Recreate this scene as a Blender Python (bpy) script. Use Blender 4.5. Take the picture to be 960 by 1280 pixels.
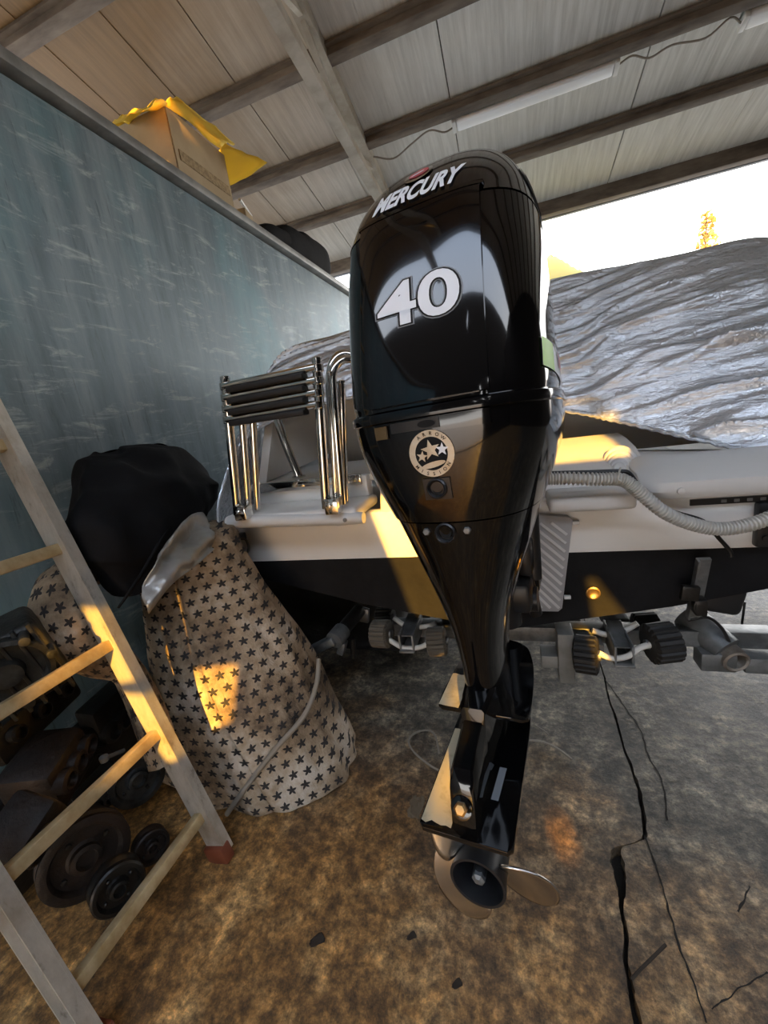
import bpy, bmesh, math, random
import numpy as np
from mathutils import Vector, Matrix, noise
from mathutils.geometry import tessellate_polygon
random.seed(7)
for o in list(bpy.data.objects):
    bpy.data.objects.remove(o, do_unlink=True)
scene = bpy.context.scene
COL = scene.collection
PI = math.pi

# ------------------------------------------------------------------ camera
F_PX = 501.0
CAM_H = 1.2
def _n(v):
    v = np.array(v, float)
    return v / np.linalg.norm(v)
_Y = _n((157, -140, 501)); _X = np.array((1510., -100., -501.)); _X = _n(_X - (_X @ _Y) * _Y); _Z = np.cross(_X, _Y)
if _Z[1] > 0: _Z = -_Z
RC = np.stack([_X, _Y, _Z])
def at(px, py, axis, val):
    """world point seen at a pixel, on the plane axis = val"""
    d = RC @ np.array([(px - 480) / F_PX, (py - 640) / F_PX, 1.0]); o = np.array([0, 0, CAM_H]); k = 'xyz'.index(axis)
    return Vector(o + (val - o[k]) / d[k] * d)
cam_d = bpy.data.cameras.new('camera'); cam = bpy.data.objects.new('camera', cam_d); COL.objects.link(cam)
cam_d.sensor_fit = 'HORIZONTAL'; cam_d.sensor_width = 36; cam_d.lens = 36 * F_PX / 960; cam_d.clip_start = .01; cam_d.clip_end = 500
c0, c1, c2 = RC @ np.array([1, 0, 0]), RC @ np.array([0, -1, 0]), RC @ np.array([0, 0, -1])
cam.matrix_world = Matrix(((c0[0], c1[0], c2[0], 0), (c0[1], c1[1], c2[1], 0), (c0[2], c1[2], c2[2], CAM_H), (0, 0, 0, 1)))
scene.camera = cam

# ------------------------------------------------------------------ sky, sun, exposure
world = bpy.data.worlds.new('sky'); scene.world = world; world.use_nodes = True
nt = world.node_tree; nt.nodes.clear()
wo = nt.nodes.new('ShaderNodeOutputWorld'); bg = nt.nodes.new('ShaderNodeBackground'); tc = nt.nodes.new('ShaderNodeTexCoord')
sp = nt.nodes.new('ShaderNodeSeparateXYZ'); cr = nt.nodes.new('ShaderNodeValToRGB')
nt.links.new(tc.outputs['Generated'], sp.inputs[0]); nt.links.new(sp.outputs['Z'], cr.inputs[0])
cr.color_ramp.elements[0].position = 0.0; cr.color_ramp.elements[0].color = (1.0, .97, .93, 1)
cr.color_ramp.elements[1].position = 1.0; cr.color_ramp.elements[1].color = (.50, .68, 1.0, 1)
e = cr.color_ramp.elements.new(.45); e.color = (.93, .96, 1.0, 1)
nt.links.new(cr.outputs[0], bg.inputs[0]); nt.links.new(bg.outputs[0], wo.inputs[0])
bg.inputs[1].default_value = 4.2
SUN = Vector((-.20, 1.0, -.325))            # travel of the low golden light
sd = bpy.data.lights.new('sun', 'SUN'); sd.energy = 11.5; sd.color = (1.0, .51, .07); sd.angle = math.radians(.35)
sun = bpy.data.objects.new('sun', sd); COL.objects.link(sun); sun.rotation_euler = SUN.to_track_quat('-Z', 'Y').to_euler()
vs = scene.view_settings; vs.view_transform = 'Standard'; vs.look = 'None'; vs.gamma = 1; vs.use_curve_mapping = False
vs.exposure = .8

# ------------------------------------------------------------------ helpers
def tag(o, label=None, cat=None, group=None, kind=None):
    if label: o['label'] = label
    if cat: o['category'] = cat
    if group: o['group'] = group
    if kind: o['kind'] = kind
    return o
def empty(name, loc=(0, 0, 0), label=None, cat=None, group=None, kind=None):
    o = bpy.data.objects.new(name, None); COL.objects.link(o); o.location = loc; o.empty_display_size = .05
    return tag(o, label, cat, group, kind)
def rotm(rx=0, ry=0, rz=0):
    return Matrix.Rotation(rz, 3, 'Z') @ Matrix.Rotation(ry, 3, 'Y') @ Matrix.Rotation(rx, 3, 'X')
def catmull(pts, n):
    """smooth resample of a list of points (any dimension)"""
    P = [np.array(p, float) for p in pts]; P = [2 * P[0] - P[1]] + P + [2 * P[-1] - P[-2]]
    out = []
    m = len(P) - 3
    for i in range(n + 1):
        s = i / n * m; k = min(int(s), m - 1); t = s - k
        a, b, c, d = P[k:k + 4]
        out.append(.5 * (2 * b + (c - a) * t + (2 * a - 5 * b + 4 * c - d) * t * t + (3 * b - a - 3 * c + d) * t ** 3))
    return out
class MB:
    def __init__(s): s.bm = bmesh.new(); s.uv = None
    def box(s, c, size, rot=None, bev=0, seg=2):
        r = bmesh.ops.create_cube(s.bm, size=1.0); vs_ = r['verts']
        M = (rot.to_4x4() if rot else Matrix.Identity(4)); M = Matrix.Translation(Vector(c)) @ M @ Matrix.Diagonal((*size, 1))
        bmesh.ops.transform(s.bm, matrix=M, verts=vs_)
        if bev:
            es = list({e for v in vs_ for e in v.link_edges})
            bmesh.ops.bevel(s.bm, geom=es, offset=bev, segments=seg, affect='EDGES', profile=.5)
        return s
    def beam(s, a, b, w, h, up=(0, 0, 1), bev=0):
        a, b = Vector(a), Vector(b); d = (b - a); L = d.length; y = d.normalized(); x = y.cross(Vector(up)).normalized(); z = x.cross(y)
        return s.box((a + b) / 2, (w, L, h), Matrix((x, y, z)).transposed(), bev)
    def loft(s, rings, cap0=True, cap1=True, closed=True):
        R = [[s.bm.verts.new(Vector(p)) for p in r] for r in rings]; n = len(R[0])
        for i in range(len(R) - 1):
            for j in range(n if closed else n - 1):
                k = (j + 1) % n
                s.bm.faces.new((R[i][j], R[i][k], R[i + 1][k], R[i + 1][j]))
        if closed and cap0: s.bm.faces.new(R[0][::-1])
        if closed and cap1: s.bm.faces.new(R[-1])
        return s
    def tube(s, pts, r, n=10, cap=True):
        pts = [Vector(p) for p in pts]; rs = r if hasattr(r, '__len__') else [r] * len(pts)
        t0 = (pts[1] - pts[0]).normalized(); u = t0.orthogonal().normalized(); rings = []
        for i, p in enumerate(pts):
            t = (pts[min(i + 1, len(pts) - 1)] - pts[max(i - 1, 0)]).normalized()
            u = (u - t * u.dot(t))
            u = u.normalized() if u.length > 1e-6 else t.orthogonal().normalized()
            v = t.cross(u)
            rings.append([p + (u * math.cos(2 * PI * k / n) + v * math.sin(2 * PI * k / n)) * rs[i] for k in range(n)])
        return s.loft(rings, cap, cap)
    def lathe(s, prof, M=None, n=28):
        """profile [(radius, z)] about local Z, placed with matrix M"""
        M = M or Matrix.Identity(4)
        rings = [[M @ Vector((r * math.cos(2 * PI * k / n), r * math.sin(2 * PI * k / n), z)) for k in range(n)] for r, z in prof]
        return s.loft(rings, True, True)
    def grid(s, rows, uvs=None, thick=0):
        V = [[s.bm.verts.new(Vector(p)) for p in r] for r in rows]
        lay = s.bm.loops.layers.uv.verify() if uvs else None
        for i in range(len(V) - 1):
            for j in range(len(V[0]) - 1):
                f = s.bm.faces.new((V[i][j], V[i][j + 1], V[i + 1][j + 1], V[i + 1][j]))
                if uvs:
                    for lp, (a, b) in zip(f.loops, ((i, j), (i, j + 1), (i + 1, j + 1), (i + 1, j))): lp[lay].uv = uvs[a][b]
        return s
    def prism(s, outline, z0, z1, M=None, bev=0):
        M = M or Matrix.Identity(4)
        a = [s.bm.verts.new(M @ Vector((x, y, z0))) for x, y in outline]; b = [s.bm.verts.new(M @ Vector((x, y, z1))) for x, y in outline]
        n = len(a); fs = [s.bm.faces.new(a[::-1]), s.bm.faces.new(b)]
        for i in range(n): fs.append(s.bm.faces.new((a[i], a[(i + 1) % n], b[(i + 1) % n], b[i])))
        if bev:
            bmesh.ops.bevel(s.bm, geom=list({e for f in fs[:2] for e in f.edges}), offset=bev, segments=2, affect='EDGES', profile=.5)
        return s
    def build(s, name, mat, parent=None, smooth=40, solid=0, subsurf=0, world=False):
        bmesh.ops.recalc_face_normals(s.bm, faces=s.bm.faces[:])
        if parent is not None and not world and parent.type == 'EMPTY' and not parent.get('localspace'):
            bmesh.ops.translate(s.bm, verts=s.bm.verts[:], vec=-root_loc(parent))
        elif parent is not None and not parent_local(parent):
            bmesh.ops.translate(s.bm, verts=s.bm.verts[:], vec=-root_loc(parent))
        me = bpy.data.meshes.new(name); s.bm.to_mesh(me); s.bm.free()
        if mat: me.materials.append(mat)
        if smooth:
            me.shade_smooth(); me.set_sharp_from_angle(angle=math.radians(smooth))
        o = bpy.data.objects.new(name, me); COL.objects.link(o)
        if parent is not None: o.parent = parent
        if solid:
            m = o.modifiers.new('thickness', 'SOLIDIFY'); m.thickness = solid; m.offset = 0
        if subsurf:
            m = o.modifiers.new('smooth', 'SUBSURF'); m.levels = m.render_levels = subsurf
        return o
def root_loc(o):
    while o.parent: o = o.parent
    return o.location.copy()
def parent_local(o):
    while o.parent: o = o.parent
    return bool(o.get('localspace'))

# ------------------------------------------------------------------ materials
def mat(name, col, rough=.5, metal=0, col2=None, scale=6, bump=0, bscale=40, coat=0, spec=.5, stretch=(1, 1, 1), contrast=(.35, .65), rough2=None, detail=6, trans=0):
    m = bpy.data.materials.new(name); m.use_nodes = True; t = m.node_tree; b = t.nodes['Principled BSDF']
    b.inputs['Base Color'].default_value = (*col, 1); b.inputs['Roughness'].default_value = rough; b.inputs['Metallic'].default_value = metal
    b.inputs['Coat Weight'].default_value = coat; b.inputs['Coat Roughness'].default_value = .03; b.inputs['Specular IOR Level'].default_value = spec
    if col2 or bump or rough2 is not None:
        tcn = t.nodes.new('ShaderNodeTexCoord'); mp = t.nodes.new('ShaderNodeMapping'); mp.inputs['Scale'].default_value = stretch
        t.links.new(tcn.outputs['Object'], mp.inputs[0])
    if col2 or rough2 is not None:
        nz = t.nodes.new('ShaderNodeTexNoise'); nz.inputs['Scale'].default_value = scale; nz.inputs['Detail'].default_value = detail; nz.inputs['Roughness'].default_value = .6
        t.links.new(mp.outputs[0], nz.inputs[0])
        rp = t.nodes.new('ShaderNodeValToRGB'); rp.color_ramp.elements[0].position = contrast[0]; rp.color_ramp.elements[1].position = contrast[1]
        c2_ = col2 or col
        rp.color_ramp.elements[0].color = (*col, 1); rp.color_ramp.elements[1].color = (*c2_, 1)
        t.links.new(nz.outputs[0], rp.inputs[0]); t.links.new(rp.outputs[0], b.inputs['Base Color'])
        if rough2 is not None:
            mr = t.nodes.new('ShaderNodeMapRange'); mr.inputs[1].default_value = .3; mr.inputs[2].default_value = .7; mr.inputs[3].default_value = rough; mr.inputs[4].default_value = rough2
            t.links.new(nz.outputs[0], mr.inputs[0]); t.links.new(mr.outputs[0], b.inputs['Roughness'])
    if bump:
        n2 = t.nodes.new('ShaderNodeTexNoise'); n2.inputs['Scale'].default_value = bscale; n2.inputs['Detail'].default_value = 5
        t.links.new(mp.outputs[0], n2.inputs[0]); bp = t.nodes.new('ShaderNodeBump'); bp.inputs['Strength'].default_value = bump; bp.inputs['Distance'].default_value = .01
        t.links.new(n2.outputs[0], bp.inputs['Height']); t.links.new(bp.outputs[0], b.inputs['Normal'])
    if trans:
        b.inputs['Transmission Weight'].default_value = 0
        tr = t.nodes.new('ShaderNodeBsdfTranslucent'); mx = t.nodes.new('ShaderNodeMixShader'); mx.inputs[0].default_value = trans
        tr.inputs[0].default_value = (*col, 1); out = t.nodes['Material Output']
        t.links.new(b.outputs[0], mx.inputs[1]); t.links.new(tr.outputs[0], mx.inputs[2]); t.links.new(mx.outputs[0], out.inputs[0])
    return m
class N:
    """tiny node-graph helper"""
    def __init__(s, name):
        s.m = bpy.data.materials.new(name); s.m.use_nodes = True; s.t = s.m.node_tree; s.b = s.t.nodes['Principled BSDF']
        s.tc = s.t.nodes.new('ShaderNodeTexCoord')
    def link(s, a, b): s.t.links.new(a, b)
    def noise(s, vec, scale, detail=6, rough=.6, dist=0):
        n = s.t.nodes.new('ShaderNodeTexNoise'); n.inputs['Scale'].default_value = scale; n.inputs['Detail'].default_value = detail; n.inputs['Roughness'].default_value = rough; n.inputs['Distortion'].default_value = dist
        s.link(vec, n.inputs['Vector']); return n.outputs[0]
    def mapping(s, vec, scale=(1, 1, 1), loc=(0, 0, 0), rot=(0, 0, 0)):
        n = s.t.nodes.new('ShaderNodeMapping'); n.inputs['Scale'].default_value = scale; n.inputs['Location'].default_value = loc; n.inputs['Rotation'].default_value = rot
        s.link(vec, n.inputs[0]); return n.outputs[0]
    def ramp(s, fac, stops):
        n = s.t.nodes.new('ShaderNodeValToRGB'); r = n.color_ramp
        while len(r.elements) < len(stops): r.elements.new(.5)
        for e_, (p, c) in zip(r.elements, stops):
            e_.position = p; e_.color = (*c, 1) if len(c) == 3 else c
        s.link(fac, n.inputs[0]); return n.outputs[0]
    def math(s, op, a, b=None, clamp=False):
        n = s.t.nodes.new('ShaderNodeMath'); n.operation = op; n.use_clamp = clamp
        for i, v in enumerate((a, b)):
            if v is None: continue
            if isinstance(v, (int, float)): n.inputs[i].default_value = v
            else: s.link(v, n.inputs[i])
        return n.outputs[0]
    def mix(s, fac, a, b, mode='MIX'):
        n = s.t.nodes.new('ShaderNodeMix'); n.data_type = 'RGBA'; n.blend_type = mode
        for i, v in ((0, fac), (6, a), (7, b)):
            if isinstance(v, (int, float)): n.inputs[i].default_value = v
            elif isinstance(v, tuple): n.inputs[i].default_value = (*v, 1)
            else: s.link(v, n.inputs[i])
        return n.outputs[2]
    def sep(s, vec):
        n = s.t.nodes.new('ShaderNodeSeparateXYZ'); s.link(vec, n.inputs[0]); return n.outputs
    def bump(s, h, strength, dist=.01):
        n = s.t.nodes.new('ShaderNodeBump'); n.inputs['Strength'].default_value = strength; n.inputs['Distance'].default_value = dist
        s.link(h, n.inputs['Height']); s.link(n.outputs[0], s.b.inputs['Normal'])
    def done(s, col=None, rough=None, metal=0):
        if col is not None:
            if isinstance(col, tuple): s.b.inputs['Base Color'].default_value = (*col, 1)
            else: s.link(col, s.b.inputs['Base Color'])
        if rough is not None:
            if isinstance(rough, (int, float)): s.b.inputs['Roughness'].default_value = rough
            else: s.link(rough, s.b.inputs['Roughness'])
        s.b.inputs['Metallic'].default_value = metal
        return s.m
def m_floor():
    n = N('stained concrete'); ob = n.tc.outputs['Object']; x, y, z = n.sep(ob)
    big = n.noise(ob, 1.3, 8, .65); fine = n.noise(ob, 34, 10, .8); mid = n.noise(ob, 5.5, 8, .7)
    grey = n.ramp(mid, [(.3, (.032, .028, .022)), (.5, (.100, .086, .066)), (.72, (.25, .22, .175))])
    brown = n.ramp(mid, [(.28, (.075, .036, .011)), (.5, (.27, .140, .043)), (.75, (.52, .33, .14))])
    # brown tone spreads over the near floor
    near = n.math('ADD', n.math('MULTIPLY', y, -.62), n.math('MULTIPLY', x, -.30)); near = n.math('ADD', near, n.math('MULTIPLY', big, 1.6))
    near = n.math('ADD', near, .20)
    msk = n.ramp(near, [(.25, (0, 0, 0)), (.70, (1, 1, 1))])
    c = n.mix(msk, grey, brown)
    sp_ = n.ramp(fine, [(.38, (.15, .14, .13)), (.5, (.9, .9, .88)), (.62, (2.3, 2.2, 2.0))])
    c = n.mix(.85, c, sp_, 'MULTIPLY')
    blot = n.noise(ob, 11, 9, .8, .5); c = n.mix(.9, c, n.ramp(blot, [(.34, (.30, .28, .25)), (.52, (.95, .93, .9)), (.68, (1.9, 1.8, 1.65))]), 'MULTIPLY')
    oil = n.ramp(n.noise(n.mapping(ob, loc=(3, 5, 0)), 2.2, 5), [(.30, (.30, .27, .25)), (.43, (1, 1, 1))])
    c = n.mix(.8, c, oil, 'MULTIPLY')
    n.bump(n.math('ADD', n.math('MULTIPLY', fine, .5), mid), .55, .012)
    return n.done(c, n.ramp(big, [(.3, (.72, .72, .72)), (.7, (.5, .5, .5))]))
def m_wall():
    n = N('weathered blue grey steel'); ob = n.tc.outputs['Object']; x, y, z = n.sep(ob)
    big = n.noise(n.mapping(ob, (1, 1, .5)), 1.1, 7, .6); streak = n.noise(n.mapping(ob, (1, 5, .6), rot=(.25, 0, 0)), 2.2, 8, .65)
    c = n.ramp(streak, [(.28, (.095, .135, .155)), (.5, (.165, .215, .24)), (.75, (.28, .335, .36))])
    teal = n.ramp(big, [(.50, (0, 0, 0)), (.68, (.8, .8, .8))])
    c = n.mix(teal, c, (.135, .29, .33))
    sc = n.noise(n.mapping(ob, (1, 1.3, 6), rot=(.62, 0, 0)), 3.4, 9, .75, .8)
    c = n.mix(n.ramp(sc, [(.54, (0, 0, 0)), (.70, (.85, .85, .85))]), c, (.46, .52, .52))
    sc2 = n.noise(n.mapping(ob, (1, 12, 1.3), rot=(-.15, 0, 0)), 4, 6, .7)
    c = n.mix(n.ramp(sc2, [(.57, (0, 0, 0)), (.70, (.6, .6, .6))]), c, (.055, .075, .085))
    n.bump(n.noise(ob, 14, 5), .18, .01)
    return n.done(c, n.ramp(streak, [(.3, (.52, .52, .52)), (.7, (.72, .72, .72))]), .1)
def m_ceiling(tan=0):
    n = N('dusty ceiling sheet'); ob = n.tc.outputs['Object']
    st = n.noise(n.mapping(ob, (14, .7, 1)), 2.2, 7, .7); big = n.noise(ob, 1.2, 5)
    c = n.ramp(st, [(.3, (.46, .445, .40)), (.55, (.64, .625, .575)), (.75, (.76, .745, .70))])
    c = n.mix(n.ramp(big, [(.4, (0, 0, 0)), (.7, (.5, .5, .5))]), c, (.54, .51, .45))
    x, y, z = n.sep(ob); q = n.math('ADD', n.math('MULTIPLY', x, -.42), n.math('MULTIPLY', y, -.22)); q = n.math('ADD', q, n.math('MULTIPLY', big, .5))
    c = n.mix(n.ramp(n.math('ADD', q, .30), [(.0, (0, 0, 0)), (.80, (1, 1, 1))]), c, n.mix(1.0, c, (.40, .25, .11), 'MULTIPLY'))     # warm bounce light painted in, stronger to the left and near side
    n.bump(n.noise(n.mapping(ob, (10, .4, 1)), 3, 4), .1)
    return n.done(c, .55)
def m_star():
    n = N('star print cloth'); uv = n.tc.outputs['UV']; ob = n.tc.outputs['Object']
    u, v, _ = n.sep(uv)
    row = n.math('FLOOR', n.math('DIVIDE', v, .042)); off = n.math('MULTIPLY', n.math('MODULO', n.math('ABSOLUTE', row), 2.0), .35)
    fu = n.math('ADD', n.math('FRACT', n.math('ADD', n.math('DIVIDE', u, .046), off)), -.5); fv = n.math('ADD', n.math('FRACT', n.math('DIVIDE', v, .042)), -.5)
    r = n.math('SQRT', n.math('ADD', n.math('MULTIPLY', fu, fu), n.math('MULTIPLY', fv, fv)))
    a = n.math('ADD', n.math('ARCTAN2', fu, fv), 10 * PI)
    k = n.math('PINGPONG', a, PI / 5)
    # outer tip where k = 0
    bound = n.math('ADD', .37, n.math('MULTIPLY', k, -.37))
    star = n.math('LESS_THAN', r, bound)
    dirt = n.noise(ob, 5.0, 8, .68)
    base = n.ramp(dirt, [(.34, (.055, .038, .025)), (.44, (.20, .14, .085)), (.54, (.33, .25, .165)), (.66, (.50, .43, .35))])
    c = n.mix(star, base, (.018, .015, .014))
    n.bump(n.math('ADD', n.noise(ob, 14, 6), n.noise(n.mapping(ob, (2, 2, .5)), 7, 5, .6, .6)), .55, .03)
    return n.done(c, .8)
def m_cover():
    n = N('silver tarpaulin'); ob = n.tc.outputs['Object']
    w = n.noise(n.mapping(ob, (2.2, 5, 9), rot=(0, .45, 0)), 2.6, 6, .55, .5)
    c = n.ramp(n.noise(ob, 3, 5), [(.35, (.54, .59, .65)), (.65, (.70, .74, .80))])
    n.bump(n.math('ADD', w, n.math('MULTIPLY', n.noise(ob, 45, 4, .6, .8), .22)), .65, .02)
    return n.done(c, .25, .72)
def m_alu():
    n = N('worn aluminium'); ob = n.tc.outputs['Object']
    s = n.noise(n.mapping(ob, (1, 1, .35)), 24, 8, .7); b = n.noise(ob, 5, 6)
    c = n.ramp(s, [(.30, (.24, .21, .17)), (.42, (.52, .49, .43)), (.7, (.66, .63, .56))])
    c = n.mix(n.ramp(b, [(.52, (0, 0, 0)), (.72, (.7, .7, .7))]), c, (.30, .22, .13))
    return n.done(c, n.ramp(s, [(.3, (.62, .62, .62)), (.7, (.40, .40, .40))]), .65)
MT = dict(
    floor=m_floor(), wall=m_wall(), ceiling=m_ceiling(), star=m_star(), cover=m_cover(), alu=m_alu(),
    rung=mat('golden light tinted rung', (.36, .25, .11), .5, .4, col2=(.62, .50, .30), scale=20, contrast=(.3, .7)),  # tan tint stands for the warm light on the aluminium rungs
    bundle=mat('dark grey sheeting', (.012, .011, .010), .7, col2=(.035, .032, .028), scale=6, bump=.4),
    padrib=mat('worn pad rib', (.56, .55, .55), .5),
    film=mat('golden reflection film', (.46, .42, .30), .4, col2=(.25, .22, .14), scale=25, contrast=(.5, .75)),  # colour of the golden reflection painted on the motor plates
    dirt=mat('crack dirt', (.012, .009, .006), .95, bump=.6),
    purlin=mat('weathered brown steel', (.075, .055, .040), .75, col2=(.17, .135, .10), scale=9, stretch=(.5, 2, 2)),
    truss=mat('dusty truss steel', (.30, .26, .20), .7, col2=(.48, .44, .37), scale=5),
    gloss=mat('gloss black lacquer', (.002, .002, .0024), .08, coat=.55, spec=.35),
    gloss2=mat('black lacquer casing', (.002, .002, .0024), .12, coat=.45, spec=.3),
    satin=mat('satin black plastic', (.012, .012, .013), .35),
    matte=mat('matte black rubber', (.010, .010, .011), .65, bump=.2),
    hole=mat('black cavity', (.002, .002, .002), .9),
    decal=mat('silver white decal', (.78, .80, .83), .35),
    decalgrey=mat('grey decal', (.22, .23, .24), .4),
    red=mat('emblem red', (.45, .05, .06), .3), lime=mat('lime sticker', (.30, .62, .05), .4), pink=mat('rose sticker', (.50, .16, .20), .4),
    chrome=mat('polished stainless steel', (.72, .70, .66), .10, 1.0),
    prop=mat('brushed propeller steel', (.50, .47, .43), .24, 1.0, col2=(.62, .59, .55), scale=12),
    steel=mat('galvanised steel', (.13, .135, .135), .5, .7, col2=(.27, .275, .275), scale=14, bump=.2),
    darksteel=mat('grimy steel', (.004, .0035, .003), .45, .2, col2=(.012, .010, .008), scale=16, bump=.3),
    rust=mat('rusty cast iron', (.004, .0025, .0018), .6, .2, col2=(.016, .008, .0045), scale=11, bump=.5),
    castalu=mat('oily cast aluminium', (.012, .012, .0115), .45, .5, col2=(.065, .065, .06), scale=15, bump=.4),
    gel=mat('white gelcoat', (.78, .76, .72), .28, col2=(.82, .80, .765), scale=3, coat=.3),
    gelgrey=mat('pale grey moulded plastic', (.62, .62, .61), .38),
    antifoul=mat('black antifouling', (.004, .004, .005), .7, spec=.2, col2=(.009, .009, .010), scale=8, bump=.15),
    plate=mat('grey pad plastic', (.34, .335, .34), .5, bump=.1, bscale=120),
    hose=mat('off white corrugated hose', (.52, .52, .49), .45), cable=mat('black cable', (.008, .008, .008), .4),
    wire=mat('dusty grey wire', (.22, .19, .15), .6), white=mat('white painted rod', (.62, .61, .57), .4),
    rubber=mat('ribbed black rubber', (.014, .013, .012), .6, bump=.2), oldrubber=mat('dusty brown rubber', (.10, .085, .065), .75, bump=.2),
    card=mat('cardboard', (.36, .27, .16), .85, col2=(.43, .33, .20), scale=5), yellow=mat('yellow paper', (.92, .74, .16), .7, trans=.5),
    yellowtarp=mat('yellow tarpaulin', (.85, .62, .10), .6, trans=.3, bump=.4, bscale=9),
    blackcloth=mat('black canvas', (.006, .006, .0065), .85, spec=.12, col2=(.010, .010, .011), scale=5, bump=.35, bscale=22),
    silverfoil=mat('silver lining sheet', (.42, .42, .41), .36, .5, col2=(.30, .28, .24), scale=7, bump=.6, bscale=16),
    redcap=mat('red brown rubber foot', (.15, .035, .012), .6), gold=mat('bronze sticker', (.50, .40, .27), .4, .4, col2=(.60, .55, .45), scale=30),
    lamp=mat('lamp housing', (.62, .61, .58), .4), diffuser=mat('frosted lamp cover', (.85, .85, .84), .3),
    bark=mat('bark', (.12, .07, .03), .9), leaf=mat('sunlit conifer foliage', (.42, .27, .06), .8, trans=.3), twig=mat('dry twig', (.03, .02, .012), .9),
    timber=mat('dark sun mask boards', (.010, .008, .006), .9, spec=.2, col2=(.022, .016, .012), scale=6, stretch=(6, 1, .5)),
    ground=mat('outside ground', (.42, .38, .32), .9, col2=(.52, .48, .42), scale=3), rag=mat('beige rag', (.16, .12, .075), .9, bump=.5),
    deck=mat('liner gelcoat', (.70, .68, .64), .35),
)

# ------------------------------------------------------------------ setting: floor with its crack
def fl(px, py): v = at(px, py, 'z', 0); return (v.x, v.y)
crack = [(0.42, 9), (.36, 4.0), (.31, 2.2)] + [fl(*p) for p in ((752, 835), (760, 868), (772, 905), (780, 935), (792, 970), (801, 1000), (806, 1040))]
crack += [fl(*p) for p in ((797, 1052), (772, 1060), (771, 1075), (775, 1100), (777, 1130), (781, 1165), (783, 1200), (790, 1240), (797, 1278))] + [(.185, .22), (.17, .0), (.24, -.6), (.20, -4.4)]
cw = [.004, .005, .006, .006, .006, .008, .007, .009, .011, .011, .007, .012, .034, .024, .011, .009, .010, .012, .016, .022, .018, .012, .01, .01]
cw = (cw + [.01] * 40)[:len(crack)]
CR = catmull([(a[0], a[1], w) for a, w in zip(crack, cw)], len(crack) * 7)
CR = [(p[0] + .004 * noise.noise(Vector((p[1] * 25, p[0] * 25, 0))), p[1], max(p[2], .003) * (1 + .5 * noise.noise(Vector((p[1] * 40, 3, 0))))) for p in CR]
def crack_side(s): return [(p[0] + s * p[2] / 2 + s * .002 * noise.noise(Vector((p[1] * 90, s * 5, 0))), p[1]) for p in CR]
fm = bmesh.new()
for outline in (crack_side(-1) + [(-5.2, -4.4), (-5.2, 9)], crack_side(1) + [(6.2, -4.4), (6.2, 9)]):
    vsf = [fm.verts.new((x, y, 0)) for x, y in outline]
    low = [fm.verts.new((x, y, -.05)) for x, y in outline]
    for t in tessellate_polygon([[Vector((x, y, 0)) for x, y in outline]]):
        try:
            f_ = fm.faces.new([vsf[i] for i in t])
        except ValueError: pass
    for i in range(len(outline)):
        k = (i + 1) % len(outline); fm.faces.new((vsf[i], vsf[k], low[k], low[i]))
for f_ in fm.faces:
    f_.normal_update()
    if abs(f_.normal.z) > .5 and f_.normal.z < 0: f_.normal_flip()
me = bpy.data.meshes.new('floor'); fm.to_mesh(me); fm.free(); me.materials.append(MT['floor'])
floor = bpy.data.objects.new('floor', me); COL.objects.link(floor); tag(floor, kind='structure')
b = MB(); b.box((.4, 2.3, -.045), (1.2, 13.3, .02)); b.build('crack_bed', MT['dirt'], floor)
def ribbon(pts, w, name):
    b = MB(); rows = []
    P_ = catmull([(*fl(*p), 0) for p in pts], len(pts) * 6)
    for i, p in enumerate(P_):
        d = P_[min(i + 1, len(P_) - 1)] - P_[max(i - 1, 0)]; nrm = np.array((-d[1], d[0])); nrm /= np.linalg.norm(nrm)
        ww = w * (.35 + .9 * abs(noise.noise(Vector((p[0] * 60, p[1] * 60, 1)))))
        j = .004 * noise.noise(Vector((p[0] * 40, p[1] * 40, 7)))
        rows.append([(p[0] + nrm[0] * (ww + j), p[1] + nrm[1] * (ww + j), .0012), (p[0] - nrm[0] * (ww - j), p[1] - nrm[1] * (ww - j), .0012)])
    b.grid(rows); return b.build(name, MT['dirt'], floor, 0)
ribbon([(757, 850), (778, 880), (800, 912), (811, 945), (828, 978), (834, 1026)], .0045, 'hairline_crack')
ribbon([(806, 1045), (822, 1090), (834, 1130), (848, 1180), (866, 1225), (882, 1279)], .0035, 'hairline_crack')
ribbon([(959, 1215), (920, 1240), (890, 1262)], .002, 'hairline_crack')
ribbon([(937, 1108), (930, 1126), (922, 1140)], .003, 'hairline_crack')
g = MB(); g.box((0, 30, -.12), (120, 120, .1)); tag(g.build('ground', MT['ground'], None, 0), kind='structure')

# ------------------------------------------------------------------ setting: ceiling, purlins
RS = -.18726
def rz(y): return 3.066 + RS * (y - 5.0)
ceil_ = MB(); ys, ye = -1.4, 5.05
def slab(b, x0, x1, y0, y1, d0, d1):
    vs_ = [b.bm.verts.new((x, y, rz(y) + d)) for d in (d0, d1) for x, y in ((x0, y0), (x1, y0), (x1, y1), (x0, y1))]
    for q in ((3, 2, 1, 0), (4, 5, 6, 7), (0, 1, 5, 4), (1, 2, 6, 5), (2, 3, 7, 6), (3, 0, 4, 7)): b.bm.faces.new([vs_[i] for i in q])
slab(ceil_, -4.3, 5.0, ys, ye + .1, .03, .06)
ceiling = tag(ceil_.build('ceiling', MT['purlin'], None, 0), kind='structure')
xs = [-4.2, -2.88, -1.58, -.27, 1.02, 2.32, 3.62, 4.92]
for i in range(len(xs) - 1):
    b = MB(); slab(b, xs[i] + .004, xs[i + 1] - .004, ys, ye, 0, .03)
    if i in (0, 1, 2, 4):
        for k in (.33, .67):       # shallow stiffening ribs pressed into the sheet
            xm = xs[i] + (xs[i + 1] - xs[i]) * k; slab(b, xm - .006, xm + .006, ys, ye, -.004, .0)
    b.build('ceiling_panel', MT['ceiling'], ceiling, 0)
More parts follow.
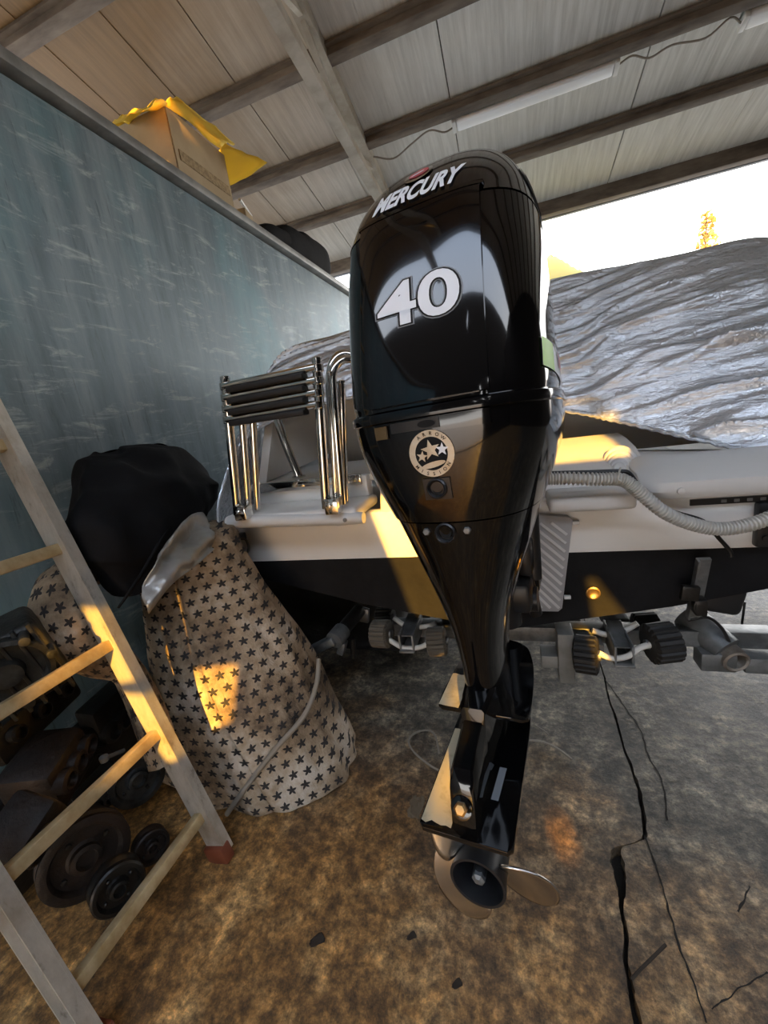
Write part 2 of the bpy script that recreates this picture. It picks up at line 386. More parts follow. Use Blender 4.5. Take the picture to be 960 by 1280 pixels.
for y in (-1.3, -.6, .1, .8, 1.5, 2.20, 2.93, 3.59, 4.225):
    b = MB(); sl = math.atan(RS)
    b.box((.35, y, rz(y) - .035), (9.2, .075, .07), rotm(sl), .004); b.box((.35, y - .045, rz(y) - .01), (9.2, .03, .018), rotm(sl))
    b.build('purlin', MT['purlin'], ceiling)
b = MB(); b.box((.35, 5.02, rz(5) - .05), (9.2, .10, .13), None, .005); b.build('eave_beam', MT['purlin'], ceiling)
b = MB(); b.box((.35, 5.10, rz(5) - .09), (9.2, .05, .06), None, .004); b.build('gutter_edge', mat('grey gutter', (.16, .17, .19), .5), ceiling)
# lattice truss
tr = empty('roof_truss', (-.97, 3.2, 3.0), 'dusty steel lattice roof truss running down to the blue wall end', 'truss')
X0 = -.97
b = MB(); b.beam((X0, -1.2, rz(-1.2) - .04), (X0, 4.6, rz(4.6) - .04), .085, .08); b.build('top_chord', MT['truss'], tr)
def zlow(y): return 3.17 - .075 * (y - 2.18)
b = MB(); b.beam((X0 + .02, -1.2, zlow(-1.2)), (X0 + .02, 4.35, zlow(4.35) - .02), .075, .055); b.build('bottom_chord', MT['truss'], tr)
yy = [-1.0, .0, 1.0, 1.9, 2.65, 3.3, 3.8]
for i in range(len(yy) - 1):
    b = MB(); a_, c_ = yy[i], yy[i + 1]
    p = (X0, a_, zlow(a_)) if i % 2 else (X0, a_, rz(a_) - .06); q = (X0, c_, rz(c_) - .06) if i % 2 else (X0, c_, zlow(c_))
    b.beam(p, q, .03, .03); b.build('web_bar', MT['truss'], tr)
# fluorescent battens
def batten(xa, xb, y, label):
    t = empty('lamp_batten', ((xa + xb) / 2, y, rz(y) - .1), label, 'lamp', 'fluorescent battens on the ceiling')
    z = rz(y) - .048; sl = math.atan(RS)
    b = MB(); b.box(((xa + xb) / 2, y, z + .022), (xb - xa, .08, .036), rotm(sl), .004); b.build('housing', MT['lamp'], t)
    b = MB(); b.box(((xa + xb) / 2, y, z - .008), (xb - xa - .06, .095, .05), rotm(sl), .016, 3); b.build('diffuser', MT['diffuser'], t)
    for x in (xa + .015, xb - .015):
        b = MB(); b.box((x, y, z), (.03, .10, .065), rotm(sl), .005); b.build('end_cap', MT['lamp'], t)
batten(-.28, .83, 3.69, 'long pale fluorescent batten under the ceiling above the outboard motor')
batten(1.50, 2.6, 3.70, 'fluorescent batten cut off by the top right corner of the picture')
pts = [(-.9, 3.62, rz(3.62) - .12), (-.75, 3.66, rz(3.66) - .15), (-.6, 3.66, rz(3.66) - .10), (-.45, 3.64, rz(3.64) - .07), (-.34, 3.66, rz(3.66) - .10), (-.27, 3.70, rz(3.7) - .06)]
b = MB(); b.tube(catmull(pts, 30), .006, 6); tag(b.build('lamp_cable', MT['wire']), 'thin cable sagging from the truss to the long ceiling batten', 'cable')
pts = [(.83, 3.68, rz(3.68) - .06), (.9, 3.64, rz(3.64) - .07), (1.0, 3.66, rz(3.66) - .10), (1.12, 3.64, rz(3.64) - .09), (1.3, 3.65, rz(3.65) - .11), (1.42, 3.64, rz(3.64) - .06), (1.5, 3.7, rz(3.7) - .06)]
b = MB(); b.tube(catmull(pts, 30), .006, 6); tag(b.build('lamp_cable', MT['wire']), 'cable looping along the purlin between the two ceiling battens', 'cable')

# ------------------------------------------------------------------ setting: blue steel wall at left, unseen boarded wall added behind the photographer to mask the sun
WX, WZ = -1.5, 2.52
b = MB(); b.box((WX - .5, 2.2, WZ / 2 - .03), (1.0, 9.2, WZ - .06), None, .01); wall = tag(b.build('wall_left', MT['wall'], None), kind='structure')
b = MB(); b.box((WX - .49, 2.2, WZ - .022), (1.05, 9.22, .044), None, .006); b.build('top_rim', mat('grey steel rim', (.16, .16, .15), .55, .3, col2=(.26, .26, .245), scale=9), wall)
WB = -4.0
def back(p): t = p[1] - WB; return Vector((p[0] - SUN.x / SUN.y * t, 0, p[2] - SUN.z / SUN.y * t))
def at_list(px, axis, val): return [at(x, y, axis, val) for x, y in px]
holes = [  # openings added in the mask wall, shaped to throw each sun patch
    [(-.52, 1.35, .93), (-.41, 1.35, .93), (-.245, 1.35, .43), (-.40, 1.35, .43)],                       # light on the transom
    [(-1.149, .888, .497), (-.917, .959, .478), (-.917, .881, .325), (-1.024, .843, .285)],                                # light on the star cloth
    [(-1.13, .70, .82), (-1.062, .70, .82), (-1.016, .70, .60), (-1.09, .70, .585)],                                 # light on the step ladder
    [(fl(703 + 17 * math.cos(a) - 6 * math.sin(a), 1045 - 27 * math.sin(a))) + (0,) for a in [k * PI / 6 for k in range(12)]],  # spot on the floor
    at_list([(558, 934), (584, 940), (573, 1014), (529, 1003)], 'z', .515), at_list([(574, 842), (582, 868), (583, 888), (552, 884)], 'z', .598),   # light on the motor plates
    [(-1.56, 1.78, 2.98), (-1.56, 2.62, 3.02), (-1.56, 2.62, 2.84), (-1.56, 1.78, 2.66)],                 # light on the box flaps
    [(.10, 1.62, 1.14), (.40, 1.62, 1.14), (.33, 1.62, .93), (.10, 1.62, .93)],                          # light in the stern well
    [(.20, 1.38, .38), (.245, 1.38, .38), (.245, 1.38, .28), (.20, 1.38, .28)], [(.255, 1.38, .44), (.31, 1.38, .44), (.31, 1.38, .38), (.255, 1.38, .38)],
    [(.20, 1.36, .60), (.23, 1.36, .60), (.33, 1.36, .44), (.22, 1.36, .44)],
]
holes.append([(-2.6, WB + .0, .04), (.5, WB, .04), (.5, WB, 1.08), (-2.6, WB, 1.08)])      # low opening added so sunlit floor behind the photographer bounces warm light
outer = [Vector((-9, 0, -.1)), Vector((10, 0, -.1)), Vector((10, 0, 5.7)), Vector((-9, 0, 5.7))]
polys = [outer] + [[back(p) for p in h] for h in holes]
flat = [v for pl in polys for v in pl]
bmw = bmesh.new(); vv = [bmw.verts.new((v.x, WB, v.z)) for v in flat]
for t in tessellate_polygon([[Vector((v.x, v.z, 0)) for v in pl] for pl in polys]):
    try: bmw.faces.new([vv[i] for i in t])
    except ValueError: pass
me = bpy.data.meshes.new('sun_mask_wall'); bmw.to_mesh(me); bmw.free(); me.materials.append(MT['timber'])
wb = bpy.data.objects.new('sun_mask_wall', me); COL.objects.link(wb); tag(wb, kind='structure')
sm_ = wb.modifiers.new('thickness', 'SOLIDIFY'); sm_.thickness = .02; sm_.offset = 0

b = MB(); b.box((5.0, .5, 2.2), (.06, 9.0, 4.6)); tag(b.build('wall_right', MT['timber'], None, 0), kind='structure')
# ------------------------------------------------------------------ outboard motor (local: x right, y forward, z up; origin on the drive shaft at the ventilation plate)
yaw, tilt, roll = .1308, .0497, .0243
up = Vector((0, math.sin(tilt), math.cos(tilt))); bk = Vector((0, -math.cos(tilt), math.sin(tilt))); rr = Vector((1, 0, 0))
rr, up = math.cos(roll) * rr + math.sin(roll) * up, math.cos(roll) * up - math.sin(roll) * rr
Mz = Matrix.Rotation(-yaw, 3, 'Z'); rr, bk, up = Mz @ rr, Mz @ bk, Mz @ up
motor = empty('outboard_motor', (-.0809, .7714, .5096), 'glossy black outboard motor hung on the boat transom', 'outboard motor')
motor['localspace'] = 1
motor.rotation_mode = 'QUATERNION'; motor.rotation_quaternion = Matrix((rr, -bk, up)).transposed().to_quaternion()
# rows: z, half width, rear y, front y, exponent
UP = [(.692, .178, -.200, .34, 3.4), (.72, .180, -.197, .345, 3.5), (.80, .176, -.184, .34, 3.6), (.90, .171, -.162, .325, 3.6), (.975, .164, -.140, .30, 3.5)]
CAP = [(.978, .1645, -.139, .30, 3.5), (1.03, .152, -.104, .285, 3.3), (1.075, .134, -.058, .265, 3.0), (1.105, .112, -.012, .24, 2.8), (1.127, .082, .035, .20, 2.5), (1.137, .050, .080, .165, 2.2), (1.141, .012, .115, .135, 2.0)]
LOW = [(.676, .183, -.199, .34, 3.4), (.64, .182, -.197, .335, 3.3), (.60, .174, -.193, .325, 3.1), (.55, .156, -.186, .30, 2.9), (.506, .139, -.176, .27, 2.7)]
MID = [(.503, .137, -.173, .265, 2.6), (.42, .108, -.152, .22, 2.4), (.35, .083, -.134, .19, 2.3), (.28, .062, -.116, .165, 2.2), (.21, .048, -.103, .145, 2.2), (.15, .043, -.097, .135, 2.2), (.0, .04, -.09, .13, 2.2)]
def ring(z, w, yr, yf, n, k=96, grow=0):
    yc, a = (yr + yf) / 2, (yf - yr) / 2 + grow; w += grow; out = []
    for i in range(k):
        t = 2 * PI * i / k; c_, s_ = math.cos(t), math.sin(t)
        out.append((w * math.copysign(abs(c_) ** (2 / n), c_), yc + a * math.copysign(abs(s_) ** (2 / n), s_), z))
    return out
def body(rows, name, m, steps, grow=0, cap0=True, cap1=True):
    b = MB(); b.loft([ring(*r, grow=grow) for r in catmull(rows, steps)], cap0, cap1); return b.build(name, m, motor, 50)
def surf(rows):
    fine = np.array(catmull(rows, 60)); o_ = np.argsort(fine[:, 0]); fine = fine[o_]
    def y_of(x, z):
        w, yr, yf, n = (np.interp(z, fine[:, 0], fine[:, k]) for k in (1, 2, 3, 4))
        q = min(abs(x) / w, .999); return (yr + yf) / 2 - (yf - yr) / 2 * (1 - q ** n) ** (1 / n)
    return y_of
y_up, y_low, y_mid = surf(UP + CAP[1:]), surf(LOW), surf(MID)
cowl = body(UP, 'cowl', MT['gloss'], 24)
cap_ = body(CAP, 'cowl_cap', MT['gloss'], 40)
seal = MB(); seal.loft([ring(z, .181, -.201, .343, 3.4, grow=g_) for z, g_ in ((.674, .001), (.676, .004), (.683, .005), (.690, .004), (.693, .000))]); seal.build('cowl_seal', MT['gloss2'], motor)
lower = body(LOW, 'lower_cowl', MT['gloss2'], 24)
mids = body(MID, 'drive_shaft_housing', MT['gloss2'], 40)
def patch(y_of, x0, x1, z0, z1, off, nx=24, nz=24, xw=None):
    rows = []
    for i in range(nz + 1):
        z = z0 + (z1 - z0) * i / nz; row = []
        for j in range(nx + 1):
            s = j / nx; wl, wr = (xw(z) if xw else (x0, x1)); x = wl + (wr - wl) * s
            row.append((x, y_of(x, z) - off, z))
        rows.append(row)
    return rows
def slabpatch(name, m, y_of, x0, x1, z0, z1, off, th, parent, xw=None, nx=24, nz=24):
    b = MB(); A = patch(y_of, x0, x1, z0, z1, off, nx, nz, xw); B_ = patch(y_of, x0, x1, z0, z1, off - th, nx, nz, xw)
    rings = []
    def loop(Q): return Q[0] + [r[-1] for r in Q[1:]] + Q[-1][::-1][1:] + [r[0] for r in Q[::-1]][1:-1]
    b.grid(A); b.loft([loop(A), loop(B_)], False, False); bmesh.ops.remove_doubles(b.bm, verts=b.bm.verts[:], dist=1e-5)
    return b.build(name, m, parent, 35)
# big smooth rear panel, nearly flat, proud of the cowl
y_panel = lambda x, z: -(.200 - (z - .69) * .17 - .16 * (z - .69) ** 2) + .55 * x * x + .004
panel = slabpatch('rear_panel', MT['gloss'], lambda x, z: min(y_panel(x, z), y_up(x, z) - .003), 0, 0, .699, .983, .006, .016, motor, xw=lambda z: (-.094 - .004 * (z - .69), .094 + .004 * (z - .69)))
y_pan = lambda x, z: min(y_panel(x, z), y_up(x, z) - .003) - .006
lip = slabpatch('panel_lip', MT['gloss'], lambda x, z: y_up(x, z), -.100, .100, .983, .989, .010, .014, motor, nz=2)
def text_mesh(txt, size_x, size_z, bold=0, shear=0):
    cu = bpy.data.curves.new('lettering', 'FONT'); cu.body = txt; cu.offset = bold; cu.shear = shear; cu.fill_mode = 'FRONT'; cu.resolution_u = 6; cu.align_x = 'CENTER'
    o = bpy.data.objects.new('lettering', cu); COL.objects.link(o); dg = bpy.context.evaluated_depsgraph_get(); dg.update()
    me_ = bpy.data.meshes.new_from_object(o.evaluated_get(dg)); bpy.data.objects.remove(o); bpy.data.curves.remove(cu)
    co = np.array([v.co[:] for v in me_.vertices])
    return me_, co
def lettering(name, txt, m, parent, y_of, xc, zc, wx, hz, off, bold=0, shear=0, ref=None, slope=0):
    me_, co = text_mesh(txt, wx, hz, bold, shear)
    bm_ = bmesh.new(); bm_.from_mesh(me_); bmesh.ops.subdivide_edges(bm_, edges=[e_ for e_ in bm_.edges if e_.calc_length() > .12], cuts=2); bm_.to_mesh(me_); bm_.free()
    co = np.array([v.co[:] for v in me_.vertices])
    mn, mx_ = (co.min(0), co.max(0)) if ref is None else ref
    for v in me_.vertices:
        x = xc + ((v.co.x - mn[0]) / (mx_[0] - mn[0]) - .5) * wx; z = zc + ((v.co.y - mn[1]) / (mx_[1] - mn[1]) - .5) * hz
        v.co = (x, y_of(x, z) - off, z)
    me_.materials.clear(); me_.materials.append(m)
    o = bpy.data.objects.new(name, me_); COL.objects.link(o); o.parent = parent; return (mn, mx_)
ref = lettering('number_decal', '40', MT['decal'], panel, y_pan, 0, .8435, .128, .064, .0022, bold=.018)
lettering('number_decal_shadow', '40', MT['hole'], panel, y_pan, 0, .8435, .128, .064, .0016, bold=.040, ref=ref)
lettering('number_decal_outline', '40', MT['decalgrey'], panel, y_pan, 0, .8435, .128, .064, .0010, bold=.056, ref=ref)
lettering('brand_lettering', 'MERCURY', MT['decal'], cap_, y_up, -.002, 1.019, .152, .035, .003, bold=.04, shear=.45)
def disc(name, m, parent, y_of, xc, zc, rx, rz_, off, n=28, r_in=0, ang=0):
    b = MB(); rows = []
    for k in range(7):
        f_ = r_in + (1 - r_in) * k / 6 if r_in else max(k / 6, .02)
        row = []
        for i in range(n + 1):
            a = 2 * PI * i / n; x0, z0 = rx * f_ * math.cos(a), rz_ * f_ * math.sin(a)
            x = xc + x0 * math.cos(ang) - z0 * math.sin(ang); z = zc + x0 * math.sin(ang) + z0 * math.cos(ang)
            row.append((x, y_of(x, z) - off, z))
        rows.append(row)
    b.grid(rows); return b.build(name, m, parent)
emb = disc('emblem', MT['chrome'], cap_, y_up, -.006, 1.057, .024, .0155, .003, ang=.15); disc('emblem_disc', MT['red'], emb, y_up, -.005, 1.059, .0165, .0095, .0042, ang=.15)
disc('emblem_swoosh', MT['decal'], emb, y_up, -.007, 1.058, .012, .0022, .005, ang=.25)
# lower cowl furniture
badge = slabpatch('rear_strip', MT['satin'], y_low, -.062, .018, .657, .672, .003, .006, lower, nx=8, nz=4)
disc('strip_oval', MT['hole'], badge, y_low, -.002, .6645, .014, .0055, .0045); 
slabpatch('latch_plate', mat('orange reflection latch', (.30, .20, .10), .25, .8), y_low, -.092, -.070, .650, .670, .005, .01, lower, nx=4, nz=4)  # orange reflection on the chrome latch is put into its colour
slabpatch('latch_cover', MT['gloss'], y_low, .02, .092, .652, .672, .006, .01, lower, nx=6, nz=4)
stk = disc('round_sticker', MT['gold'], lower, y_low, -.001, .619, .036, .036, .0022, 40, r_in=.72)
disc('sticker_field', MT['hole'], stk, y_low, -.001, .619, .0265, .0265, .0020, 32)
disc('sticker_wave', MT['gold'], stk, y_low, 0, .602, .020, .0045, .0030, 20, ang=.18)
def star5(cx, cz, R, rot=0): return [(cx + (R if k % 2 == 0 else R * .42) * math.sin(rot + k * PI / 5), cz + (R if k % 2 == 0 else R * .42) * math.cos(rot + k * PI / 5)) for k in range(10)]
for cx, cz, R_, rt in ((-.016, .616, .0095, .2), (-.001, .625, .016, -.15), (.017, .624, .0105, .1)):
    b = MB(); pts = star5(cx, cz, R_, rt); c_ = b.bm.verts.new((cx, y_low(cx, cz) - .0036, cz)); V = [b.bm.verts.new((x, y_low(x, z) - .0032, z)) for x, z in pts]
    for i in range(10): b.bm.faces.new((c_, V[i], V[(i + 1) % 10]))
    b.build('sticker_star', MT['decal'] if cx > 0 else MT['gold'], stk, 0)
def ringtext(txt, a0, a1, flip):
    for i, ch in enumerate(txt):
        if ch == ' ': continue
        a = a0 + (a1 - a0) * i / (len(txt) - 1); me_, co = text_mesh(ch, 1, 1, .02)
        mn, mx_ = co.min(0), co.max(0); R_ = .031
        for v in me_.vertices:
            tx = (v.co.x - (mn[0] + mx_[0]) / 2) * .0075; tz = (v.co.y - .35) * .0075
            if flip: rad, an = R_ - tz, a + tx / R_
            else: rad, an = R_ + tz, a - tx / R_
            x, z = -.001 + rad * math.cos(an), .619 + rad * math.sin(an); v.co = (x, y_low(x, z) - .0032, z)
        me_.materials.clear(); me_.materials.append(MT['twig']); o = bpy.data.objects.new('sticker_letter', me_); COL.objects.link(o); o.parent = stk
ringtext('ARROW', PI * .68, PI * .25, False); ringtext('MISSION', PI * 1.2, PI * 1.8, True)
# ports
def port(name, parent, y_of, x, z, r, plate):
    y = y_of(x, z); M_ = Matrix.Translation((x, y, z)) @ Matrix.Rotation(PI / 2, 4, 'X')
    b = MB(); b.lathe([(r * 1.05, -.01), (r * 1.05, .004), (r * .9, .006), (r * .72, .003), (r * .66, -.003), (.001, -.004)], M_, 28); p = b.build(name, MT['satin'], parent)
    b = MB(); b.lathe([(r * .62, -.002), (r * .55, .0), (r * .3, -.0015), (.001, -.002)], M_ @ Matrix.Translation((0, 0, .0)), 20); b.build('port_core', MT['hole'], p)
    return p
plate = slabpatch('port_plate', MT['satin'], y_low, -.022, .022, .546, .580, .003, .006, lower, nx=6, nz=6)
port('exhaust_port', lower, lambda x, z: y_low(x, z) - .003, 0, .564, .0155, 1)
port('lower_port', mids, lambda x, z: y_mid(x, z) - .001, -.002, .486, .017, 0)
for x in (-.035, .034):
    y = y_mid(x, .489); b = MB(); b.lathe([(.0065, -.004), (.0065, .004), (.005, .006), (.001, .006)], Matrix.Translation((x, y, .489)) @ Matrix.Rotation(PI / 2, 4, 'X'), 6); b.build('bolt', MT['steel'], mids, 30)
# side air intake and side seam
# side sticker
def x_side(y, z, rows=UP):
    fine = np.array(catmull(rows, 60)); w, yr, yf, n = (np.interp(z, fine[:, 0], fine[:, k]) for k in (1, 2, 3, 4)); yc, a = (yr + yf) / 2, (yf - yr) / 2
    q = min(abs((y - yc) / a), .999); return w * (1 - q ** n) ** (1 / n)
def side_patch(name, m, y0, y1, z0, z1, sk=0, parent=None):
    b = MB(); rows = []
    for i in range(5):
        z = z0 + (z1 - z0) * i / 4; rows.append([(x_side(y0 + (y1 - y0) * j / 6 + sk * (z - z0), z) + .0015, y0 + (y1 - y0) * j / 6 + sk * (z - z0), z - .15 * (y1 - y0) * j / 6) for j in range(7)])
    b.grid(rows); return b.build(name, m, parent or cowl)
def side_disc(name, m, yc, zc, ry, rz_, off, rows, parent):
    b = MB(); R_ = []
    for k in range(9):
        f_ = max(k / 8, .02); R_.append([(x_side(yc + ry * f_ * math.cos(a), zc + rz_ * f_ * math.sin(a), rows) + off, yc + ry * f_ * math.cos(a), zc + rz_ * f_ * math.sin(a)) for a in [2 * PI * q / 32 for q in range(33)]])
    b.grid(R_); return b.build(name, m, parent)
side_disc('intake_rim', MT['satin'], .06, 1.022, .088, .040, .002, CAP, cap_); side_disc('air_intake', MT['hole'], .06, 1.020, .078, .033, .003, CAP, cap_)
st = side_patch('side_sticker', MT['decal'], -.125, .045, .725, .765, .2)
side_patch('sticker_patch', MT['lime'], -.127, -.080, .724, .766, .2, st).location.x = .001
side_patch('sticker_patch', MT['pink'], -.035, .010, .728, .752, .2, st).location.x = .001
# plates
def plate_obj(name, half, z, th, parent):
    half = [tuple(p) for p in half]; fr_ = half[:3] + [tuple(p) for p in catmull(half[2:], 24)][1:]; out = fr_ + [(-x, y) for x, y in fr_[::-1][1:-1]]
    b = MB(); b.prism(out, z - th, z, bev=.002); return b.build(name, MT['gloss'], parent, 40)
spl = plate_obj('splash_plate', [(.0, -.087), (.080, -.087), (.090, -.080), (.092, -.03), (.088, .06), (.078, .13), (.055, .19), (.0, .215)], .092, .008, motor)
vp = plate_obj('ventilation_plate', [(.0, -.274), (.070, -.274), (.078, -.266), (.078, -.15), (.077, .03), (.060, .12), (.03, .20), (.0, .21)], .0, .009, motor)
# casting ridge running back over the plate
rows = []
for y, zt, hw, zb in ((-.05, .150, .034, 0), (-.10, .146, .030, 0), (-.140, .140, .024, 0), (-.146, .118, .022, 0), (-.20, .108, .021, 0), (-.238, .100, .021, 0), (-.252, .078, .021, 0), (-.258, .035, .021, 0), (-.262, .002, .02, 0)):
    rows.append([(-hw, y, zb - .002), (-hw * .95, y, zt - .008), (-hw * .7, y, zt), (hw * .7, y, zt), (hw * .95, y, zt - .008), (hw, y, zb - .002)])
b = MB(); b.loft(rows); b.build('casting_ridge', MT['gloss'], vp, 35)
for (x, y, z, r_) in ((.0, -.263, .048, .011),):
    M_ = Matrix.Translation((x, y, z)) @ Matrix.Rotation(PI / 2 - .5, 4, 'X'); b = MB(); b.lathe([(r_ * 1.6, -.012), (r_ * 1.6, .001), (r_ * 1.3, .002)], M_, 18); b.build('bolt_boss', MT['gloss'], vp)
    b = MB(); b.lathe([(r_, 0), (r_, .007), (r_ * .7, .010), (.001, .010)], M_, 6); b.build('bolt', mat('brass bolt', (.50, .33, .15), .3, .9), vp, 30)
def film(parent, x0, x1, y0, y1, z):  # thin tinted patch standing in for a golden reflection on a plate
    rows = []
    for i in range(25):
        t = i / 24; y = y0 + (y1 - y0) * t; rows.append([(x0 + (x1 - x0) * j / 6, y + (.008 * noise.noise(Vector((j * 1.7, t * 9, z * 50))) if i in (0, 24) else 0), z) for j in range(7)])
    b = MB(); b.grid(rows); return b.build('reflection_film', MT['film'], parent, 0)
film(vp, -.076, -.023, -.262, -.035, .0010); film(spl, -.089, -.046, -.084, .03, .0930)
b = MB(); b.grid([[(.034, -.115, .0015), (.047, -.115, .0015)], [(.030, -.19, .0015), (.043, -.19, .0015)]]); b.build('plate_label', MT['decalgrey'], vp, 0)
# gear case
b = MB(); b.loft([ring(z, w, yr, yf, 2.2, 48) for z, w, yr, yf in ((-.005, .028, -.16, .13), (-.05, .022, -.16, .12), (-.09, .026, -.150, .13), (-.145, .022, -.14, .13))]); b.build('gear_strut', MT['gloss2'], motor)
b = MB(); b.lathe([(.001, -.24), (.014, -.22), (.034, -.17), (.046, -.08), (.048, .02), (.047, .155), (.044, .165)], Matrix.Translation((0, .02, -.145)) @ Matrix.Rotation(PI / 2, 4, 'X'), 32); b.build('gear_case', MT['gloss2'], motor)
b = MB(); b.prism([(.11, -.14), (-.10, -.14), (-.13, -.23), (-.11, -.26), (-.03, -.255)], -.006, .006, Matrix(((0, 0, 1, 0), (1, 0, 0, 0), (0, 1, 0, 0), (0, 0, 0, 1))), .002); b.build('skeg', MT['gloss2'], motor)
# propeller
PH = Matrix.Translation((0, .02, -.145)) @ Matrix.Rotation(PI / 2, 4, 'X')
prop = MB(); prop.lathe([(.044, .168), (.046, .18), (.047, .225), (.050, .245), (.050, .250), (.045, .250), (.041, .235), (.040, .19), (.012, .188), (.012, .235), (.008, .240), (.001, .240)], PH, 36)
prop = prop.build('propeller', MT['satin'], motor, 40)
b = MB(); b.lathe([(.012, .19), (.012, .243), (.006, .247), (.001, .247)], PH, 6); b.build('shaft_nut', MT['steel'], prop, 30)
for kb in range(3):
    th = math.radians(-16 + 120 * kb); rows = []
    for i in range(17):
        s = i / 16; r_ = .046 + .088 * s; ch = .185 * (1 - .0 * s) * (math.sqrt(max(1 - (2 * s - .9) ** 2 / 1.25, 0)) * .9 + .04) ; row = []
        pit = math.radians(34 - 18 * s)
        for j in range(15):
            c_ = (j / 14 - .5) * ch; ax = -c_ * math.sin(pit) * .8; tg = c_ * math.cos(pit) + .022 * s * s
            an = th + tg / max(r_, .055); rad = r_ - .05 * (c_ / .15) ** 2 * s
            row.append((rad * math.cos(an), -.185 + ax - .012 * s, -.145 + rad * math.sin(an)))
        rows.append(row)
    b = MB(); b.grid(rows); b.build('blade', MT['prop'], prop, 60, solid=.004)
# bracket to the transom
b = MB()
for x in (-.075, .075): b.prism([(.33, .58), (.47, .60), (.50, .40), (.47, .16), (.38, .16), (.36, .36), (.30, .50)], x - .008, x + .008, Matrix(((0, 0, 1, 0), (1, 0, 0, 0), (0, 1, 0, 0), (0, 0, 0, 1))), .003)
b.build('clamp_bracket', MT['satin'], motor)
b = MB(); b.tube([(0, .25, .12), (0, .25, .56)], .045, 18); b.box((0, .29, .50), (.17, .16, .07), None, .012); b.box((0, .28, .20), (.15, .12, .08), None, .012); b.build('swivel_bracket', MT['satin'], motor)
b = MB(); b.tube([(.07, .36, .10), (.05, .26, .34)], .018, 14); b.tube([(.05, .26, .34), (.04, .22, .44)], .009, 12); b.box((.062, .30, .30), (.04, .10, .10), None, .014); b.tube([(.075, .33, .22), (.080, .33, .42)], .022, 14)
b.tube([(.06, .30, .17), (.085, .30, .17)], .034, 16); b.build('tilt_cylinder', MT['satin'], motor)
b = MB(); b.tube([(-.12, .34, .57), (.12, .34, .57)], .016, 14); b.build('tilt_tube', MT['steel'], motor)

# ------------------------------------------------------------------ boat
BX = -.08
boat = empty('boat', (BX, 1.35, .4), 'white motor boat with black painted bottom standing on its trailer', 'boat')
YT = 1.35
def sec(y, hw, zk, zc_, zg):   # hull half sections below the white line
    return
# black bottom: lofted V sections
secs = []
for y, hw, zk, zch in ((1.352, 1.05, .40, .62), (2.2, 1.10, .42, .64), (3.4, 1.02, .46, .70), (4.3, .70, .58, .80), (4.9, .15, .85, .95)):
    secs.append([(BX - hw, y, .69 + (y - 1.35) * .05), (BX - hw * .95, y, zch), (BX - hw * .5, y, (zk + zch) / 2 - .01), (BX, y, zk), (BX + hw * .5, y, (zk + zch) / 2 - .01), (BX + hw * .95, y, zch), (BX + hw, y, .69 + (y - 1.35) * .05)])
b = MB(); b.loft(secs); b.build('hull_bottom', MT['antifoul'], boat, 30)
secs = []
for y, hw, z0, z1 in ((1.35, 1.06, .692, .875), (2.2, 1.12, .73, 1.0), (3.4, 1.04, .79, 1.06), (4.3, .72, .84, 1.12), (4.92, .14, .88, 1.18)):
    secs.append([(BX - hw, y, z0), (BX - hw - .03, y, z1 - .03), (BX - hw, y, z1), (BX - hw + .1, y, z1), (BX - hw + .1, y, z0 + .02), (BX + hw - .1, y, z0 + .02), (BX + hw - .1, y, z1), (BX + hw, y, z1), (BX + hw + .03, y, z1 - .03), (BX + hw, y, z0)])
b = MB(); b.loft(secs); b.build('hull_side', MT['gel'], boat, 30)
b = MB(); b.box((BX, 1.372, .782), (2.10, .05, .184), None, .012); b.build('transom', MT['gel'], boat)
# port stern platform
pl = MB(); pl.box((-.80, 1.36, .895), (.56, .25, .045), None, .02, 4); pl.build('stern_step', MT['gel'], boat)
b = MB(); b.tube([(-1.05, 1.245, .895), (-.60, 1.245, .882)], .024, 16); b.tube([(-.60, 1.245, .882), (-.50, 1.245, .880)], [.026, .020], 16); b.build('fender_rail', MT['gelgrey'], boat)
b = MB(); b.lathe([(.007, 0), (.007, .004), (.001, .005)], Matrix.Translation((-.56, 1.221, .882)) @ Matrix.Rotation(PI / 2, 4, 'X'), 12); b.build('rail_screw', MT['steel'], boat)
b = MB(); b.box((-.80, 1.47, .95), (.52, .06, .10), None, .012); b.build('step_riser', MT['gel'], boat)
b = MB(); b.box((-.80, 1.436, .985), (.48, .02, .042), None, .006); b.build('trim_strip', MT['chrome'], boat)
# decks and well
b = MB(); b.box((-.70, 1.75, .985), (.80, .56, .03), None, .01); b.build('aft_deck', MT['deck'], boat)
b = MB()
b.loft([[(-1.07, 1.5, 1.0), (-1.07, 2.3, 1.05), (-1.05, 2.3, 1.40), (-1.05, 1.62, 1.26)], [(-1.03, 1.5, 1.0), (-1.03, 2.3, 1.05), (-1.01, 2.3, 1.40), (-1.01, 1.62, 1.26)]]); b.build('coaming', MT['deck'], boat, 30)
b = MB(); b.box((BX, 2.35, 1.12), (2.05, .04, .50)); b.box((BX, 2.0, .80), (2.0, .7, .03)); b.build('cockpit_liner', MT['deck'], boat)
b = MB(); b.box((-.02, 1.62, .83), (.86, .48, .03), None, .01); b.build('well_floor', MT['deck'], boat)
prof = [(1.40, .84), (1.41, .905), (1.46, .945), (1.58, .985), (1.70, 1.005), (1.82, 1.015), (1.84, .84)]
b = MB(); b.loft([[(x, y, z) for y, z in prof] for x in (-.32, -.1, .1, .30, .40)]); b.build('well_back', MT['deck'], boat, 60)
b = MB(); b.box((-.42, 1.46, .93), (.10, .22, .16), rotm(0, .12), .015, 3); b.build('well_side', MT['deck'], boat)
